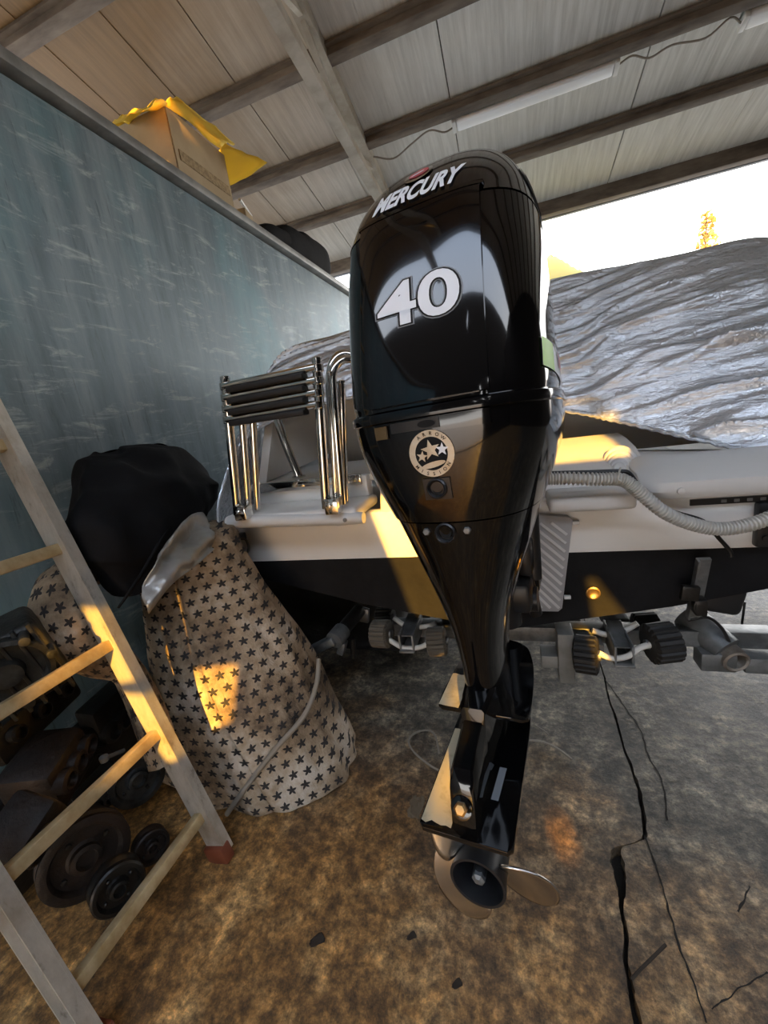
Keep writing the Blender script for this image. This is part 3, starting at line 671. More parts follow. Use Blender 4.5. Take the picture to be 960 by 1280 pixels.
# starboard platform and moulded quarter
b = MB(); b.box((.21, 1.35, .872), (.235, .17, .048), None, .014, 3); b.build('stern_step', MT['gelgrey'], boat)
b = MB(); rows = []
for x, sh in ((.35, .04), (.375, .015), (.42, 0), (.60, 0), (.8, 0), (1.0, 0)):
    rows.append([(x, 1.305 + sh, .862 + sh * .4), (x, 1.29 + sh, .885), (x, 1.295 + sh, .912), (x, 1.33 + sh, .932), (x, 1.38 + sh, .955 - sh * .5), (x, 1.45 + sh, .968 - sh * .5), (x, 1.60, .965 - sh - .10 * (x - .4)), (x, 1.95, .93 - sh - .1 * (x - .4)), (x, 1.95, .86), (x, 1.6, .86)])
b.loft(rows); b.build('quarter_moulding', MT['gelgrey'], boat, 45)
b = MB(); b.lathe([(.010, 0), (.009, .006), (.001, .008)], Matrix.Translation((.438, 1.290, .888)) @ Matrix.Rotation(PI / 2, 4, 'X'), 14); b.build('moulding_screw', MT['gelgrey'], boat)
b = MB(); b.box((.58, 1.345, .838), (.20, .008, .018)); b.build('data_plate', MT['satin'], boat, 0)
for x in (.56, .59, .62, .65): 
    b = MB(); b.box((x, 1.340, .838), (.012, .003, .008)); b.build('plate_mark', MT['decalgrey'], boat, 0)
for k in range(5):     # stepped grommet rings where the cables enter
    b = MB(); r_ = .020 + k * .009; M_ = Matrix.Translation((.322 + .004 * k, 1.455 + .014 * k, .932)) @ Matrix.Rotation(PI / 2 - .3, 4, 'X') @ Matrix.Scale(1.25, 4, (0, 1, 0))
    b.lathe([(r_ - .004, -.012), (r_, -.008), (r_, .008), (r_ - .004, .012)], M_, 28); b.build('grommet_ring', MT['gelgrey'], boat)
# engine pad with pressed diagonal ribs
pad = MB(); A, B_, C_, D = at(716, 646, 'y', 1.315), at(703, 765, 'y', 1.315), at(628, 764, 'y', 1.315), at(628, 640, 'y', 1.315)
out = [(C_.x, C_.z), (B_.x - .012, B_.z), (B_.x, B_.z + .012), (A.x, A.z - .012), (A.x - .012, A.z), (D.x, D.z)]
MY = Matrix(((1, 0, 0, 0), (0, 0, -1, 0), (0, 1, 0, 0), (0, 0, 0, 1)))
pad.prism(out, -1.345, -1.315, None, .004); 
bmesh.ops.transform(pad.bm, matrix=Matrix(((1, 0, 0, 0), (0, 0, -1, 0), (0, 1, 0, 0), (0, 0, 0, 1))), verts=pad.bm.verts[:])
pado = pad.build('engine_pad', MT['plate'], boat)
zt, zb = A.z - .015, B_.z + .015
def xr(z): return B_.x + (A.x - B_.x) * (z - B_.z) / (A.z - B_.z) - .010
for k in range(15):
    z0 = zb + (zt - zb + .10) * k / 14
    za, xa = z0, -.02; L_ = xr(z0 - .1) - xa
    p0, p1 = Vector((xa, 1.314, z0 + .07)), Vector((xr(z0 - .1), 1.314, z0 - .085))
    def clipz(p, q, zl, hi):
        if (p.z > zl) == hi and (q.z > zl) == hi: return None
        return p + (q - p) * ((zl - p.z) / (q.z - p.z))
    if p1.z > zt: continue
    if p0.z > zt: p0 = p0 + (p1 - p0) * ((zt - p0.z) / (p1.z - p0.z))
    if p0.z < zb: continue
    if p1.z < zb: p1 = p0 + (p1 - p0) * ((zb - p0.z) / (p1.z - p0.z))
    if (p1 - p0).length < .02: continue
    b = MB(); b.beam(p0, p1, .006, .008); b.build('rib', MT['padrib'], pado)
for z in (.545, .80):
    b = MB(); b.box((xr(z) + .022, 1.325, z), (.02, .012, .012), None, .002); b.build('pad_screw', MT['gelgrey'], pado)
b = MB(); b.lathe([(.022, 0), (.022, .006), (.018, .008), (.012, .004), (.001, .003)], Matrix.Translation((.22, 1.348, .55)) @ Matrix.Rotation(PI / 2, 4, 'X'), 20); b.build('drain_fitting', mat('brass fitting', (.45, .30, .12), .35, .9), boat)
b = MB(); b.box((.655, 1.335, .765), (.045, .03, .13), None, .008); b.lathe([(.009, 0), (.009, .006), (.001, .007)], Matrix.Translation((.652, 1.319, .73)) @ Matrix.Rotation(PI / 2, 4, 'X'), 10); b.build('transom_bracket', MT['satin'], boat)
b = MB(); ringp = [(-1.075 + .022 * math.cos(a), 1.32, .775 + .034 * math.sin(a)) for a in [2 * PI * k / 20 for k in range(21)]]; b.tube(ringp, .005, 8, False); b.box((-1.085, 1.335, .81), (.03, .02, .03), None, .004); b.build('towing_eye', MT['steel'], boat)
b = MB(); b.tube(catmull([(-.90, 1.56, 1.0), (-.935, 1.56, 1.15), (-.97, 1.57, 1.34)], 12), .019, 14); b.lathe([(.03, 0), (.03, .006), (.016, .012)], Matrix.Translation((-.90, 1.56, 1.0)), 18); b.build('grab_post', MT['chrome'], boat)

# silver cover
Hm = [(-1.12, 1.255, .845), (-1.11, 1.30, 1.0), (-1.05, 1.50, 1.22), (-.75, 1.74, 1.31), (-.36, 1.80, 1.285), (.195, 1.80, 1.135), (.37, 1.72, 1.075), (.56, 1.62, 1.0), (.76, 1.50, .925), (1.0, 1.36, .86), (1.04, 1.42, .80)]
Rg = [(-1.20, 2.0, .86), (-1.20, 2.0, 1.22), (-1.12, 2.0, 1.58), (-.80, 2.0, 1.635), (-.36, 2.0, 1.65), (.2, 2.0, 1.662), (.45, 2.0, 1.655), (.65, 2.0, 1.648), (.93, 2.0, 1.635), (1.08, 2.0, 1.48), (1.12, 2.0, .85)]
Fr = [(-1.10, 4.2, 1.0), (-1.08, 4.2, 1.1), (-.95, 4.2, 1.22), (-.6, 4.3, 1.30), (-.3, 4.4, 1.34), (0, 4.4, 1.35), (.2, 4.4, 1.34), (.4, 4.4, 1.32), (.7, 4.3, 1.25), (.9, 4.2, 1.1), (.95, 4.2, 1.0)]
NC = 220; hs, rs_, fs_ = catmull(Hm, NC), catmull(Rg, NC), catmull(Fr, NC)
def fold(a, t):
    x = a * 10; v = 0
    ph = t * (1.15 - .02 * x) - .16 * (x - 5) + .02 * (x - 5) ** 2 * .3
    for fr_, am, sd_, pw in ((3.1, 1.15, 0, 3.5), (5.3, .95, 2.1, 5), (9.7, .45, 4.4, 4), (19, .16, 6.4, 2)):
        w = ph * fr_ + .55 * noise.noise(Vector((x * .55, t * 2.2, sd_))) + sd_ * .3; s_ = abs((w % 1.0) - .5) * 2
        am2 = max(0, .55 + 1.1 * noise.noise(Vector((x * .75, t * 3.2, sd_ + 9)))); v += am * (s_ ** pw - .2) * am2
    return v
rows = []; NT = 96; NF = 26
for i in range(NT + NF + 1):
    row = []
    for j in range(NC + 1):
        a = j / NC; h, r_, f_ = hs[j], rs_[j], fs_[j]
        if i <= NT:
            t = i / NT; p = h + (r_ - h) * t; p = p + np.array((0, 0, .055 * math.sin(PI * t) * (1 if .15 < a < .9 else .2)))
            d = .022 * fold(a, t) * min(1, (1 - t) * 6 + .12) * min(1, t * 12 + .35)
            p = p + np.array((0, -.72, .69)) * d
            if t < .03: p = p + np.array((0, 0, .004 * math.sin(j * 1.9)))
        else:
            t = (i - NT) / NF; p = r_ + (f_ - r_) * t - np.array((0, 0, .10 * math.sin(PI * t)))
        row.append(p)
    rows.append(row)
cover = empty('boat_cover', (BX, 2.0, .9), 'crinkled silver tarpaulin cover stretched over the boat', 'boat cover')
b = MB(); b.grid(rows); b.build('cover_sheet', MT['cover'], cover, 70, solid=.003)
b = MB(); b.tube([p + np.array((0, -.004, -.004 + .002 * math.sin(k * 1.3))) for k, p in enumerate(catmull(Hm, 300))], .0075, 8); b.build('elastic_hem', MT['cover'], cover)

# boarding ladder (folded) on the port step
lad = empty('boarding_ladder', (-.8, 1.25, .92), 'folded chrome boarding ladder with black treads on the boat stern', 'ladder')
for (xb, xt, k) in ((-1.0, -.925, 0), (-.63, -.572, 1)):
    for q, (dx, dy, r_, tz) in enumerate(((0, 0, .016, 1.405), (.024, .035, .013, 1.36), (.046, .062, .013, 1.33))):
        b = MB(); b.tube([(xb + dx, 1.235 + dy, .925), (xt + dx, 1.235 + dy, tz)], r_, 14); b.lathe([(r_ * 1.05, 0), (r_ * 1.05, .008), (r_ * .6, .012)], Matrix.Translation((xt + dx, 1.235 + dy, tz)), 14); b.build('stile', MT['chrome'], lad)
    b = MB(); b.box((xb + .035, 1.225, .935), (.05, .05, .055), None, .004); b.lathe([(.009, 0), (.009, .008), (.001, .009)], Matrix.Translation((xb + .03, 1.20, .94)) @ Matrix.Rotation(PI / 2, 4, 'X'), 12); b.build('hinge_block', MT['chrome'], lad)
for k in range(4):
    z = 1.382 - k * .037; x0, x1 = -.93 - .006 * k, -.575 - .006 * k
    t_ = MB(); t_.tube([(x0, 1.225, z), (x1, 1.225, z + .003)], .0125, 14); t_ = t_.build('tread', MT['chrome'], lad)
    b = MB(); b.box(((x0 + x1) / 2 - .01, 1.222, z - .016), (x1 - x0 - .06, .045, .018), None, .005); b.build('tread_pad', MT['matte'], t_)
    for x in (x0, x1):
        b = MB(); b.lathe([(.018, -.012), (.020, -.010), (.020, .010), (.018, .012)], Matrix.Translation((x, 1.235, z)), 16); b.build('collar', MT['chrome'], t_)
b = MB(); arc = [(-.580, 1.262, .93), (-.545, 1.262, 1.30)] + [(-.500 - .045 * math.cos(a), 1.27 + .04 * (1 - math.cos(a)) , 1.33 + .075 * math.sin(a)) for a in [PI * k / 12 for k in range(0, 13)]] + [(-.455, 1.35, 1.2), (-.465, 1.40, 1.0)]
b.tube(catmull(arc, 60), .014, 14); b.build('hand_rail', MT['chrome'], lad)
b = MB(); arc2 = [(-.605, 1.30, .93), (-.572, 1.30, 1.30)] + [(-.517 - .052 * math.cos(a), 1.31 + .03 * (1 - math.cos(a)), 1.33 + .095 * math.sin(a)) for a in [PI * k / 12 for k in range(0, 13)]] + [(-.465, 1.38, 1.2), (-.475, 1.42, 1.0)]
b.tube(catmull(arc2, 60), .017, 14); b.build('hand_rail', MT['chrome'], lad)

# hoses and cables
hp = [at(*p, 'y', y) for p, y in (((672, 600), 1.22), ((700, 598), 1.225), ((745, 599), 1.23), ((778, 600), 1.235), ((800, 616), 1.235), ((830, 640), 1.235), ((865, 655), 1.24), ((900, 661), 1.245), ((940, 655), 1.25), ((985, 638), 1.26))]
fine = catmull(hp, 300); b = MB(); b.tube(fine, [.0190 if (i // 2) % 2 else .0130 for i in range(len(fine))], 12); tag(b.build('corrugated_hose', MT['hose'], None, 35), 'off white corrugated hose running from the motor along the transom', 'hose')
def cab(px, y, r, label, name='control_cable', m='cable', ax='y'):
    b = MB(); b.tube(catmull([at(*p, ax, y) for p in px], 40), r, 8); return tag(b.build(name, MT[m]), label, 'cable')
cab([(672, 592), (700, 591), (740, 590), (775, 589), (787, 592), (800, 610), (812, 622), (822, 630)], 1.27, .006, 'thick black control cable lying above the corrugated hose')
cab([(700, 599), (730, 593), (760, 592), (778, 592)], 1.262, .003, 'thin dark cable twisted over the hose end')
cab([(820, 634), (850, 642), (880, 652), (898, 672), (912, 688), (914, 696)], 1.285, .0055, 'black lead hanging below the hose on the transom')
cab([(776, 584), (774, 590), (772, 598), (777, 602)], 1.218, .0025, 'small pale tie around the hose and cable', 'cable_tie', 'hose')

# ------------------------------------------------------------------ trailer
tl = empty('boat_trailer', (BX, 1.5, 0), 'galvanised boat trailer with ribbed keel rollers under the hull', 'trailer')
b = MB(); b.beam((-.62, 1.50, .315), (.78, 1.50, .315), .06, .06, bev=.004); b.build('cross_bar', MT['steel'], tl)
for x in (-.42, .34):
    b = MB(); b.beam((x, 1.55, .30), (x * .85, 4.6, .30), .07, .09, bev=.004); b.build('side_beam', MT['steel'], tl)
b = MB(); b.box((.135, 1.42, .275), (.055, .09, .20), None, .005); b.box((.10, 1.43, .25), (.10, .08, .05), None, .005); b.box((.22, 1.45, .28), (.09, .06, .06), None, .004); b.build('centre_post', mat('pale galvanised post', (.20, .195, .18), .55, .4, col2=(.30, .29, .27), scale=12), tl)
def roller(p, ax, r, w, m):
    ax = Vector(ax).normalized(); M_ = Matrix.Translation(Vector(p)) @ ax.to_track_quat('Z', 'Y').to_matrix().to_4x4()
    b = MB(); n = 72; prof = []
    rings = []
    for z, s_ in ((-w / 2, .82), (-w / 2 + .006, 1.0), (w / 2 - .006, 1.0), (w / 2, .82)):
        rings.append([M_ @ Vector(((r * s_ - (.006 if (k % 4) == 0 else 0)) * math.cos(2 * PI * k / n), (r * s_ - (.006 if (k % 4) == 0 else 0)) * math.sin(2 * PI * k / n), z)) for k in range(n)])
    b.loft(rings); o = b.build('roller', m, tl, 30)
    b = MB(); b.lathe([(.016, -w / 2 - .008), (.016, w / 2 + .008)], M_, 16); b.build('roller_hub', MT['steel'], o); return o
roller(at(477, 792, 'y', 1.36), (1, -.1, .05), .055, .075, MT['oldrubber'])
roller(at(546, 802, 'y', 1.36), (1, .1, .05), .055, .072, MT['oldrubber'])
roller(at(482, 772, 'y', 1.52), (1, 0, .05), .05, .075, MT['rubber'])
roller(at(566, 776, 'y', 1.52), (1, 0, .05), .05, .072, MT['rubber'])
roller(at(733, 818, 'y', 1.36), (1, -.25, .05), .065, .075, MT['rubber'])
roller(at(827, 803, 'y', 1.36), (1, .25, .05), .065, .085, MT['rubber'])
roller(at(715, 792, 'y', 1.54), (1, 0, .05), .06, .08, MT['rubber'])
roller(at(808, 786, 'y', 1.54), (1, .1, .05), .06, .08, MT['rubber'])
def rod(px, y, r=.010):
    b = MB(); b.tube(catmull([at(*p, 'y', y) for p in px], 24), r, 10); b.build('axle_rod', MT['white'], tl)
rod([(480, 796), (492, 803), (506, 810), (525, 809), (536, 804), (546, 803)], 1.345); rod([(492, 772), (505, 781), (520, 784), (535, 782), (545, 779)], 1.45)
rod([(748, 816), (765, 823), (785, 820), (800, 810), (812, 806), (822, 804)], 1.34); rod([(740, 788), (758, 793), (775, 791), (785, 786), (797, 779)], 1.45)
for (px, w_) in (((512, 800), .06), ((776, 815), .06)):
    p = at(*px, 'y', 1.38); b = MB()
    for dx in (-.026, .026): b.box((p.x + dx, 1.42, p.z + .015), (.008, .18, .07), None, .002)
    b.box((p.x, 1.42, p.z - .018), (.06, .20, .008), None, .002); b.box((p.x, 1.42, p.z + .046), (.05, .14, .006), rotm(.15)); b.build('rocker_channel', MT['steel'], tl)
# port side jockey clamp and pipe
a_, c_ = at(449, 763, 'y', 1.52), at(425, 792, 'y', 1.36)
b = MB(); b.tube([a_, c_], .030, 16); b.build('clamp_tube', MT['darksteel'], tl)
b = MB(); b.tube([c_ + (a_ - c_) * .12, c_ - (a_ - c_) * .28], .038, 16); p = at(404, 806, 'y', 1.33); b.beam(p + Vector((-.06, 0, -.03)), c_ - (a_ - c_) * .2, .055, .035, bev=.006); b.box(c_ + Vector((.01, -.02, -.05)), (.03, .04, .06), rotm(0, .4), .006); b.build('clamp_casting', MT['steel'], tl)
b = MB(); b.box(at(452, 768, 'y', 1.53), (.07, .02, .07), rotm(0, .2), .004); b.build('clamp_flange', MT['steel'], tl)
b = MB(); q = at(437, 808, 'y', 1.37); b.tube([q + Vector((.02, 0, .04)), q + Vector((.01, 0, -.05))], .012, 10); b.build('clamp_screw', MT['darksteel'], tl)
# starboard tube, bracket and upright
a_, c_ = at(858, 768, 'y', 1.56), at(908, 812, 'y', 1.45)
b = MB(); b.tube([a_, c_], .050, 18); b.build('clamp_tube', MT['steel'], tl)
M_ = Matrix.Translation(at(921, 828, 'y', 1.42)) @ (Vector((.15, -1, -.15)).to_track_quat('Z', 'Y').to_matrix().to_4x4())
b = MB(); b.lathe([(.038, -.10), (.040, 0), (.034, .004), (.028, .0), (.026, -.05), (.001, -.05)], M_, 24); b.build('tube_end', mat('rusty tube end', (.20, .15, .11), .6, .6, col2=(.34, .32, .29), scale=20), tl)
b = MB(); b.box(at(893, 822, 'y', 1.46), (.10, .07, .065), None, .005); b.box(at(948, 826, 'y', 1.46), (.10, .07, .055), None, .005); b.build('cross_bracket', MT['steel'], tl)
b = MB(); a_, c_ = at(880, 698, 'y', 1.30), at(866, 770, 'y', 1.36); b.beam(a_, c_, .035, .012, (0, 1, 0), .002); b.beam(a_ + Vector((-.018, -.012, 0)), c_ + Vector((-.018, -.012, 0)), .006, .022, (0, 1, 0)); b.build('upright', MT['steel'], tl)
b = MB(); b.box(at(862, 741, 'y', 1.29), (.045, .02, .045), rotm(0, .1), .003); b.box(at(874, 757, 'y', 1.30), (.03, .04, .05), None, .004); b.build('upright_clamp', MT['darksteel'], tl)
b = MB(); b.box(at(895, 740, 'y', 1.42), (.11, .12, .10), rotm(0, .2), .02, 3); b.build('light_housing', MT['satin'], tl)
cab([(872, 748), (868, 760), (874, 768), (884, 764)], 1.285, .004, 'short black wire looped around the trailer upright')
cab([(860, 775), (885, 772), (902, 785), (912, 803)], 1.43, .005, 'black lead lying over the starboard trailer tube')

cab([(922, 812), (926, 790), (929, 768), (931, 752)], 1.62, .004, 'thin black cord rising from the trailer tube to the hull')
cab([(926, 818), (938, 804), (950, 792), (968, 776)], 1.62, .004, 'thin black cord slanting away from the trailer tube end')
# dark bundle in the shade under the hull
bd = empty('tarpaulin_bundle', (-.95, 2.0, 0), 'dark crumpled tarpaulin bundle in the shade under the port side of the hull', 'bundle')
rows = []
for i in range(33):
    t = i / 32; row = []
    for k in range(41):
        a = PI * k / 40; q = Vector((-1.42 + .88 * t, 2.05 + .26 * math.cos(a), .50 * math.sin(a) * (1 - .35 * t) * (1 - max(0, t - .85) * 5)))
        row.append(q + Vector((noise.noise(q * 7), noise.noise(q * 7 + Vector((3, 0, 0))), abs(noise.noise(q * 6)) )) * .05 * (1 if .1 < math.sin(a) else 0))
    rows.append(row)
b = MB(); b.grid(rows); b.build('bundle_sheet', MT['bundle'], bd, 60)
# ------------------------------------------------------------------ aluminium ladder leaning on the blue wall
al = empty('aluminium_ladder', (-.88, .52, 0), 'scuffed aluminium ladder leaning on the blue wall in the foreground', 'ladder')
LS = .2515; LL = 2.62; ld = Vector((-LS, 0, 1)).normalized(); nrm = Vector((1, 0, LS)).normalized()
RY, LY = .697, .322; FX = -.872
for y, sgn in ((RY, 1), (LY, -1)):
    a_ = Vector((FX - .03, y, .02)); 
    web = MB(); web.beam(a_, a_ + ld * LL, .006, .066, nrm)
    for s_ in (-1, 1): web.beam(a_ + nrm * .030 * s_ + Vector((0, sgn * .013, 0)), a_ + ld * LL + nrm * .030 * s_ + Vector((0, sgn * .013, 0)), .026, .005, nrm)
    web.build('rail', MT['alu'], al, 30)
    b = MB(); b.beam(a_ - ld * .022, a_ + ld * .03, .034, .074, nrm, .005); b.build('rubber_foot', MT['redcap'], al)
for k in range(9):
    s = (.13 + .279 * k) * math.sqrt(1 + LS * LS); c_ = Vector((FX - .03, 0, .02)) + ld * s
    b = MB(); b.beam(Vector((c_.x, LY - .004, c_.z)), Vector((c_.x, RY + .004, c_.z)), .030, .028, nrm, .003); b.build('rung', MT['rung'], al)

# ------------------------------------------------------------------ star cloth draped over a stored machine
def smooth_loop(loop, n): 
    L_ = loop + loop[:3]; P_ = catmull(L_, 40 * (len(L_) - 1)); seg = 40; P_ = P_[seg:seg * (len(loop) + 1)]
    idx = np.linspace(0, len(P_) - 1, n + 1)[:-1].astype(int); return [P_[i] for i in idx]
base = [(-1.06, .82), (-.82, .86), (-.64, .96), (-.63, 1.10), (-.72, 1.27), (-1.05, 1.32), (-1.36, 1.30), (-1.38, .95)]
midl = [(-1.22, .86), (-1.02, .88), (-.86, 1.0), (-.82, 1.12), (-.88, 1.25), (-1.1, 1.30), (-1.36, 1.28), (-1.38, .98)]
topl = [(-1.30, 1.02), (-1.19, 1.04), (-1.08, 1.10), (-1.04, 1.17), (-1.07, 1.26), (-1.18, 1.33), (-1.30, 1.28), (-1.30, 1.16)]
nb = 150; LB, LM, LT = smooth_loop(base, nb), smooth_loop(midl, nb), smooth_loop(topl, nb)
rows, uvs = [], []
NZ = 70
for i in range(NZ + 1):
    t = i / NZ; row, uvr = [], []
    for j in range(nb + 1):
        jj = j % nb; A_, B2, C2 = LB[jj], LM[jj], LT[jj]
        p = (1 - t) ** 2 * A_ + 2 * t * (1 - t) * (B2 * 1.0) + t * t * C2
        if t > .93: 
            q = (t - .93) / .07; cen = np.array((-1.18, 1.20)); p = p + (cen - p) * (q ** 2) * .9
        z = .93 * (1 - (1 - t) ** 1.05) if t < .93 else .93 * (1 - .07 ** 1.05) + .0 * t
        z += .02 * max(0, math.sin((t - .86) / .14 * PI / 2)) if t > .86 else 0
        n_ = noise.noise(Vector((p[0] * 4.2, p[1] * 4.2, z * 2.2))) * .035 + noise.noise(Vector((jj * .14, t * 2.2, 3))) * .022 * (1 - t * .6) + noise.noise(Vector((p[0] * 13, p[1] * 13, z * 9))) * .006
        c_ = np.array((-1.08, 1.15)); d_ = (p - c_) / (np.linalg.norm(p - c_) + 1e-6); p = p + d_ * n_ * (1 if t < .9 else .3)
        hem = .0 if t > .02 else 0
        row.append((p[0], p[1], max(z + .012 * noise.noise(Vector((jj * .3, 1, 1))) * (1 - t), .006)))
        uvr.append((p[0] * .78 + p[1] * .62, t * 1.02))
    rows.append(row); uvs.append(uvr)
cl = empty('star_cloth', (-1.0, 1.1, 0), 'dirty beige cloth printed with black stars draped over a stored machine', 'cloth')
b = MB(); b.grid(rows, uvs); b.build('draped_sheet', MT['star'], cl, 80, solid=.004)
# rolled fold hanging to the left, behind the ladder
path = catmull([at(135, 712, 'x', -1.30), at(95, 720, 'x', -1.27), at(78, 745, 'x', -1.24), at(88, 785, 'x', -1.22), at(118, 815, 'x', -1.2), at(160, 840, 'x', -1.16), at(190, 905, 'x', -1.08), at(205, 950, 'x', -1.06)], 40)
rows, uvs = [], []
for i, p in enumerate(path):
    t = i / 40; d_ = path[min(i + 1, 40)] - path[max(i - 1, 0)]; T = Vector(d_).normalized(); u_ = T.cross(Vector((1, 0, 0))).normalized(); v_ = T.cross(u_); row, uvr = [], []
    R_ = (.035 + .040 * math.sin(PI * min(1, t * 1.3))) if t < .7 else .045
    for k in range(25):
        a = 2 * PI * k / 24; rr_ = R_ * (1 + .18 * noise.noise(Vector((math.cos(a) * 2, math.sin(a) * 2, t * 6)))); row.append(Vector(p) + (u_ * math.cos(a) + v_ * math.sin(a)) * rr_); uvr.append((a * .09, t * .80))
    rows.append(row); uvs.append(uvr)
b = MB(); b.grid(rows, uvs); b.build('rolled_fold', MT['star'], cl, 80)
pp = catmull([(-.955, .80, .03), (-.86, .855, .14), (-.77, .90, .235), (-.70, .965, .30), (-.675, 1.03, .37), (-.68, 1.08, .43)], 40)
b = MB(); b.tube(pp, .0085, 10); tag(b.build('grey_hose', MT['wire']), 'grey hose lying slanted across the foot of the star cloth', 'hose')

# black canvas and silver sheet on top of it
def blob_sheet(name, rings, m, parent, amp=.02, sc=6, n=64):
    LP_ = []
    for lp, z in rings:
        LP_.append([np.array((*p, z)) if len(p) == 2 else np.array(p) for p in smooth_loop(lp, n)])
    rows = []; K = 40
    for i in range(K + 1):
        s = i / K * (len(LP_) - 1); k = min(int(s), len(LP_) - 2); t = s - k; row = []
        for j in range(n + 1):
            p = LP_[k][j % n] * (1 - t) + LP_[k + 1][j % n] * t; q = Vector(p)
            row.append(q + Vector((noise.noise(q * sc), noise.noise(q * sc + Vector((5, 0, 0))), noise.noise(q * sc + Vector((0, 7, 0))))) * amp)
        rows.append(row)
    b = MB(); b.grid(rows); return b.build(name, m, parent, 80, subsurf=1)
bc = empty('black_canvas', (-1.3, 1.15, .7), 'crumpled black canvas bag heaped against the blue wall', 'canvas')
def loop_px(px, x): return [tuple(at(*p, 'x', xx)) for p, xx in zip(px, x)]
blob_sheet('canvas_body', [
    ([tuple(at(x, y, 'x', q)) for x, y, q in ((158, 745, -1.08), (180, 735, -1.06), (200, 715, -1.10), (190, 700, -1.3), (150, 715, -1.40), (135, 730, -1.3))], 0),
    ([tuple(at(x, y, 'x', q)) for x, y, q in ((112, 700, -1.12), (165, 700, -1.04), (230, 670, -1.06), (250, 655, -1.2), (180, 670, -1.42), (105, 680, -1.36))], 0),
    ([tuple(at(x, y, 'x', q)) for x, y, q in ((90, 665, -1.16), (150, 655, -1.06), (235, 640, -1.08), (272, 625, -1.2), (200, 640, -1.44), (98, 650, -1.42))], 0),
    ([tuple(at(x, y, 'x', q)) for x, y, q in ((98, 620, -1.22), (155, 605, -1.14), (230, 605, -1.14), (272, 605, -1.22), (200, 600, -1.46), (105, 610, -1.44))], 0),
    ([tuple(at(x, y, 'x', q)) for x, y, q in ((108, 578, -1.32), (150, 568, -1.27), (205, 562, -1.27), (262, 588, -1.30), (205, 560, -1.46), (112, 572, -1.46))], 0),
    ([tuple(at(x, y, 'x', q)) for x, y, q in ((118, 566, -1.38), (150, 562, -1.36), (203, 557, -1.36), (255, 583, -1.38), (205, 558, -1.44), (118, 566, -1.44))], 0)], MT['blackcloth'], bc, .03, 9)
b = MB(); strap = catmull([at(205, 668, 'x', -1.02), at(190, 695, 'x', -1.02), at(172, 725, 'x', -1.02), at(157, 748, 'x', -1.04)], 20)
rows = [[Vector(p) + Vector((0, .028, .015)), Vector(p) - Vector((0, .028, .015))] for p in strap]; b.grid(rows); b.build('strap', MT['blackcloth'], bc, 60, solid=.006)
ss = MB(); e1 = catmull([at(x, y, 'x', q) for x, y, q in ((200, 690, -1.0), (225, 655, -1.02), (248, 642, -1.06), (263, 655, -1.03))], 30)
e2 = catmull([at(x, y, 'x', q) for x, y, q in ((165, 742, -.985), (205, 715, -.97), (240, 690, -.965), (266, 672, -.97))], 30)
e3 = catmull([at(x, y, 'x', q) for x, y, q in ((184, 768, -.98), (212, 733, -.955), (245, 707, -.945), (268, 686, -.955))], 30)
rows = []
for i in range(25):
    t = i / 24; row = []
    for j in range(31):
        p = (1 - t) ** 2 * e1[j] + 2 * t * (1 - t) * e2[j] + t * t * e3[j]; q = Vector(p); row.append(q + Vector((1, -.3, .4)) * (.030 * abs(noise.noise(q * 13)) + .012 * math.sin(t * 9 + j * .12) + .010 * noise.noise(q * 34)))
    rows.append(row)
ss.grid(rows); tag(ss.build('silver_sheet', MT['silverfoil'], None, 60, solid=.003), 'creased silver sheet tucked under the black canvas', 'sheet')

# ------------------------------------------------------------------ scrap machine parts behind the ladder
def wheel(name, px, x, r, w, label, m, axis=(1, -.45, .15), hub=True):
    p = at(*px, 'x', x); M_ = Matrix.Translation(p) @ Vector(axis).normalized().to_track_quat('Z', 'Y').to_matrix().to_4x4()
    t = empty(name, p, label, 'pulley')
    b = MB(); b.lathe([(r * .93, -w / 2), (r, -w * .42), (r, -w * .2), (r * .9, -w * .05), (r * .9, w * .05), (r, w * .2), (r, w * .42), (r * .93, w / 2), (r * .80, w / 2), (r * .72, w * .22), (r * .42, w * .2), (r * .36, w * .3)], M_, 40); b.build('rim', m, t)
    b = MB(); b.lathe([(r * .36, w * .1), (r * .34, w * .55), (r * .24, w * .6), (r * .20, w * .35), (.001, w * .33)], M_, 28); b.build('hub', m, t)
    for k in range(4):
        a = k * PI / 2 + .4; q = M_ @ Vector((r * .57 * math.cos(a), r * .57 * math.sin(a), w * .22)); b = MB(); b.lathe([(r * .07, -.002), (r * .07, .006), (.001, .008)], Matrix.Translation(q) @ M_.to_3x3().to_4x4(), 6); b.build('bolt', MT['darksteel'], t, 30)
    return t
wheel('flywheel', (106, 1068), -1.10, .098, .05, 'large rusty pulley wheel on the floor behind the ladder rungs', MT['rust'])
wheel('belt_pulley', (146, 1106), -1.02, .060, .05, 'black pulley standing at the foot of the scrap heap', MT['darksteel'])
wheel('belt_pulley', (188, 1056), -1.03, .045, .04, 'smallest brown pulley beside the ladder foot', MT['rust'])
wheel('belt_pulley', (170, 972), -1.13, .075, .05, 'pale grey pulley half hidden behind the upper rung', MT['castalu'])
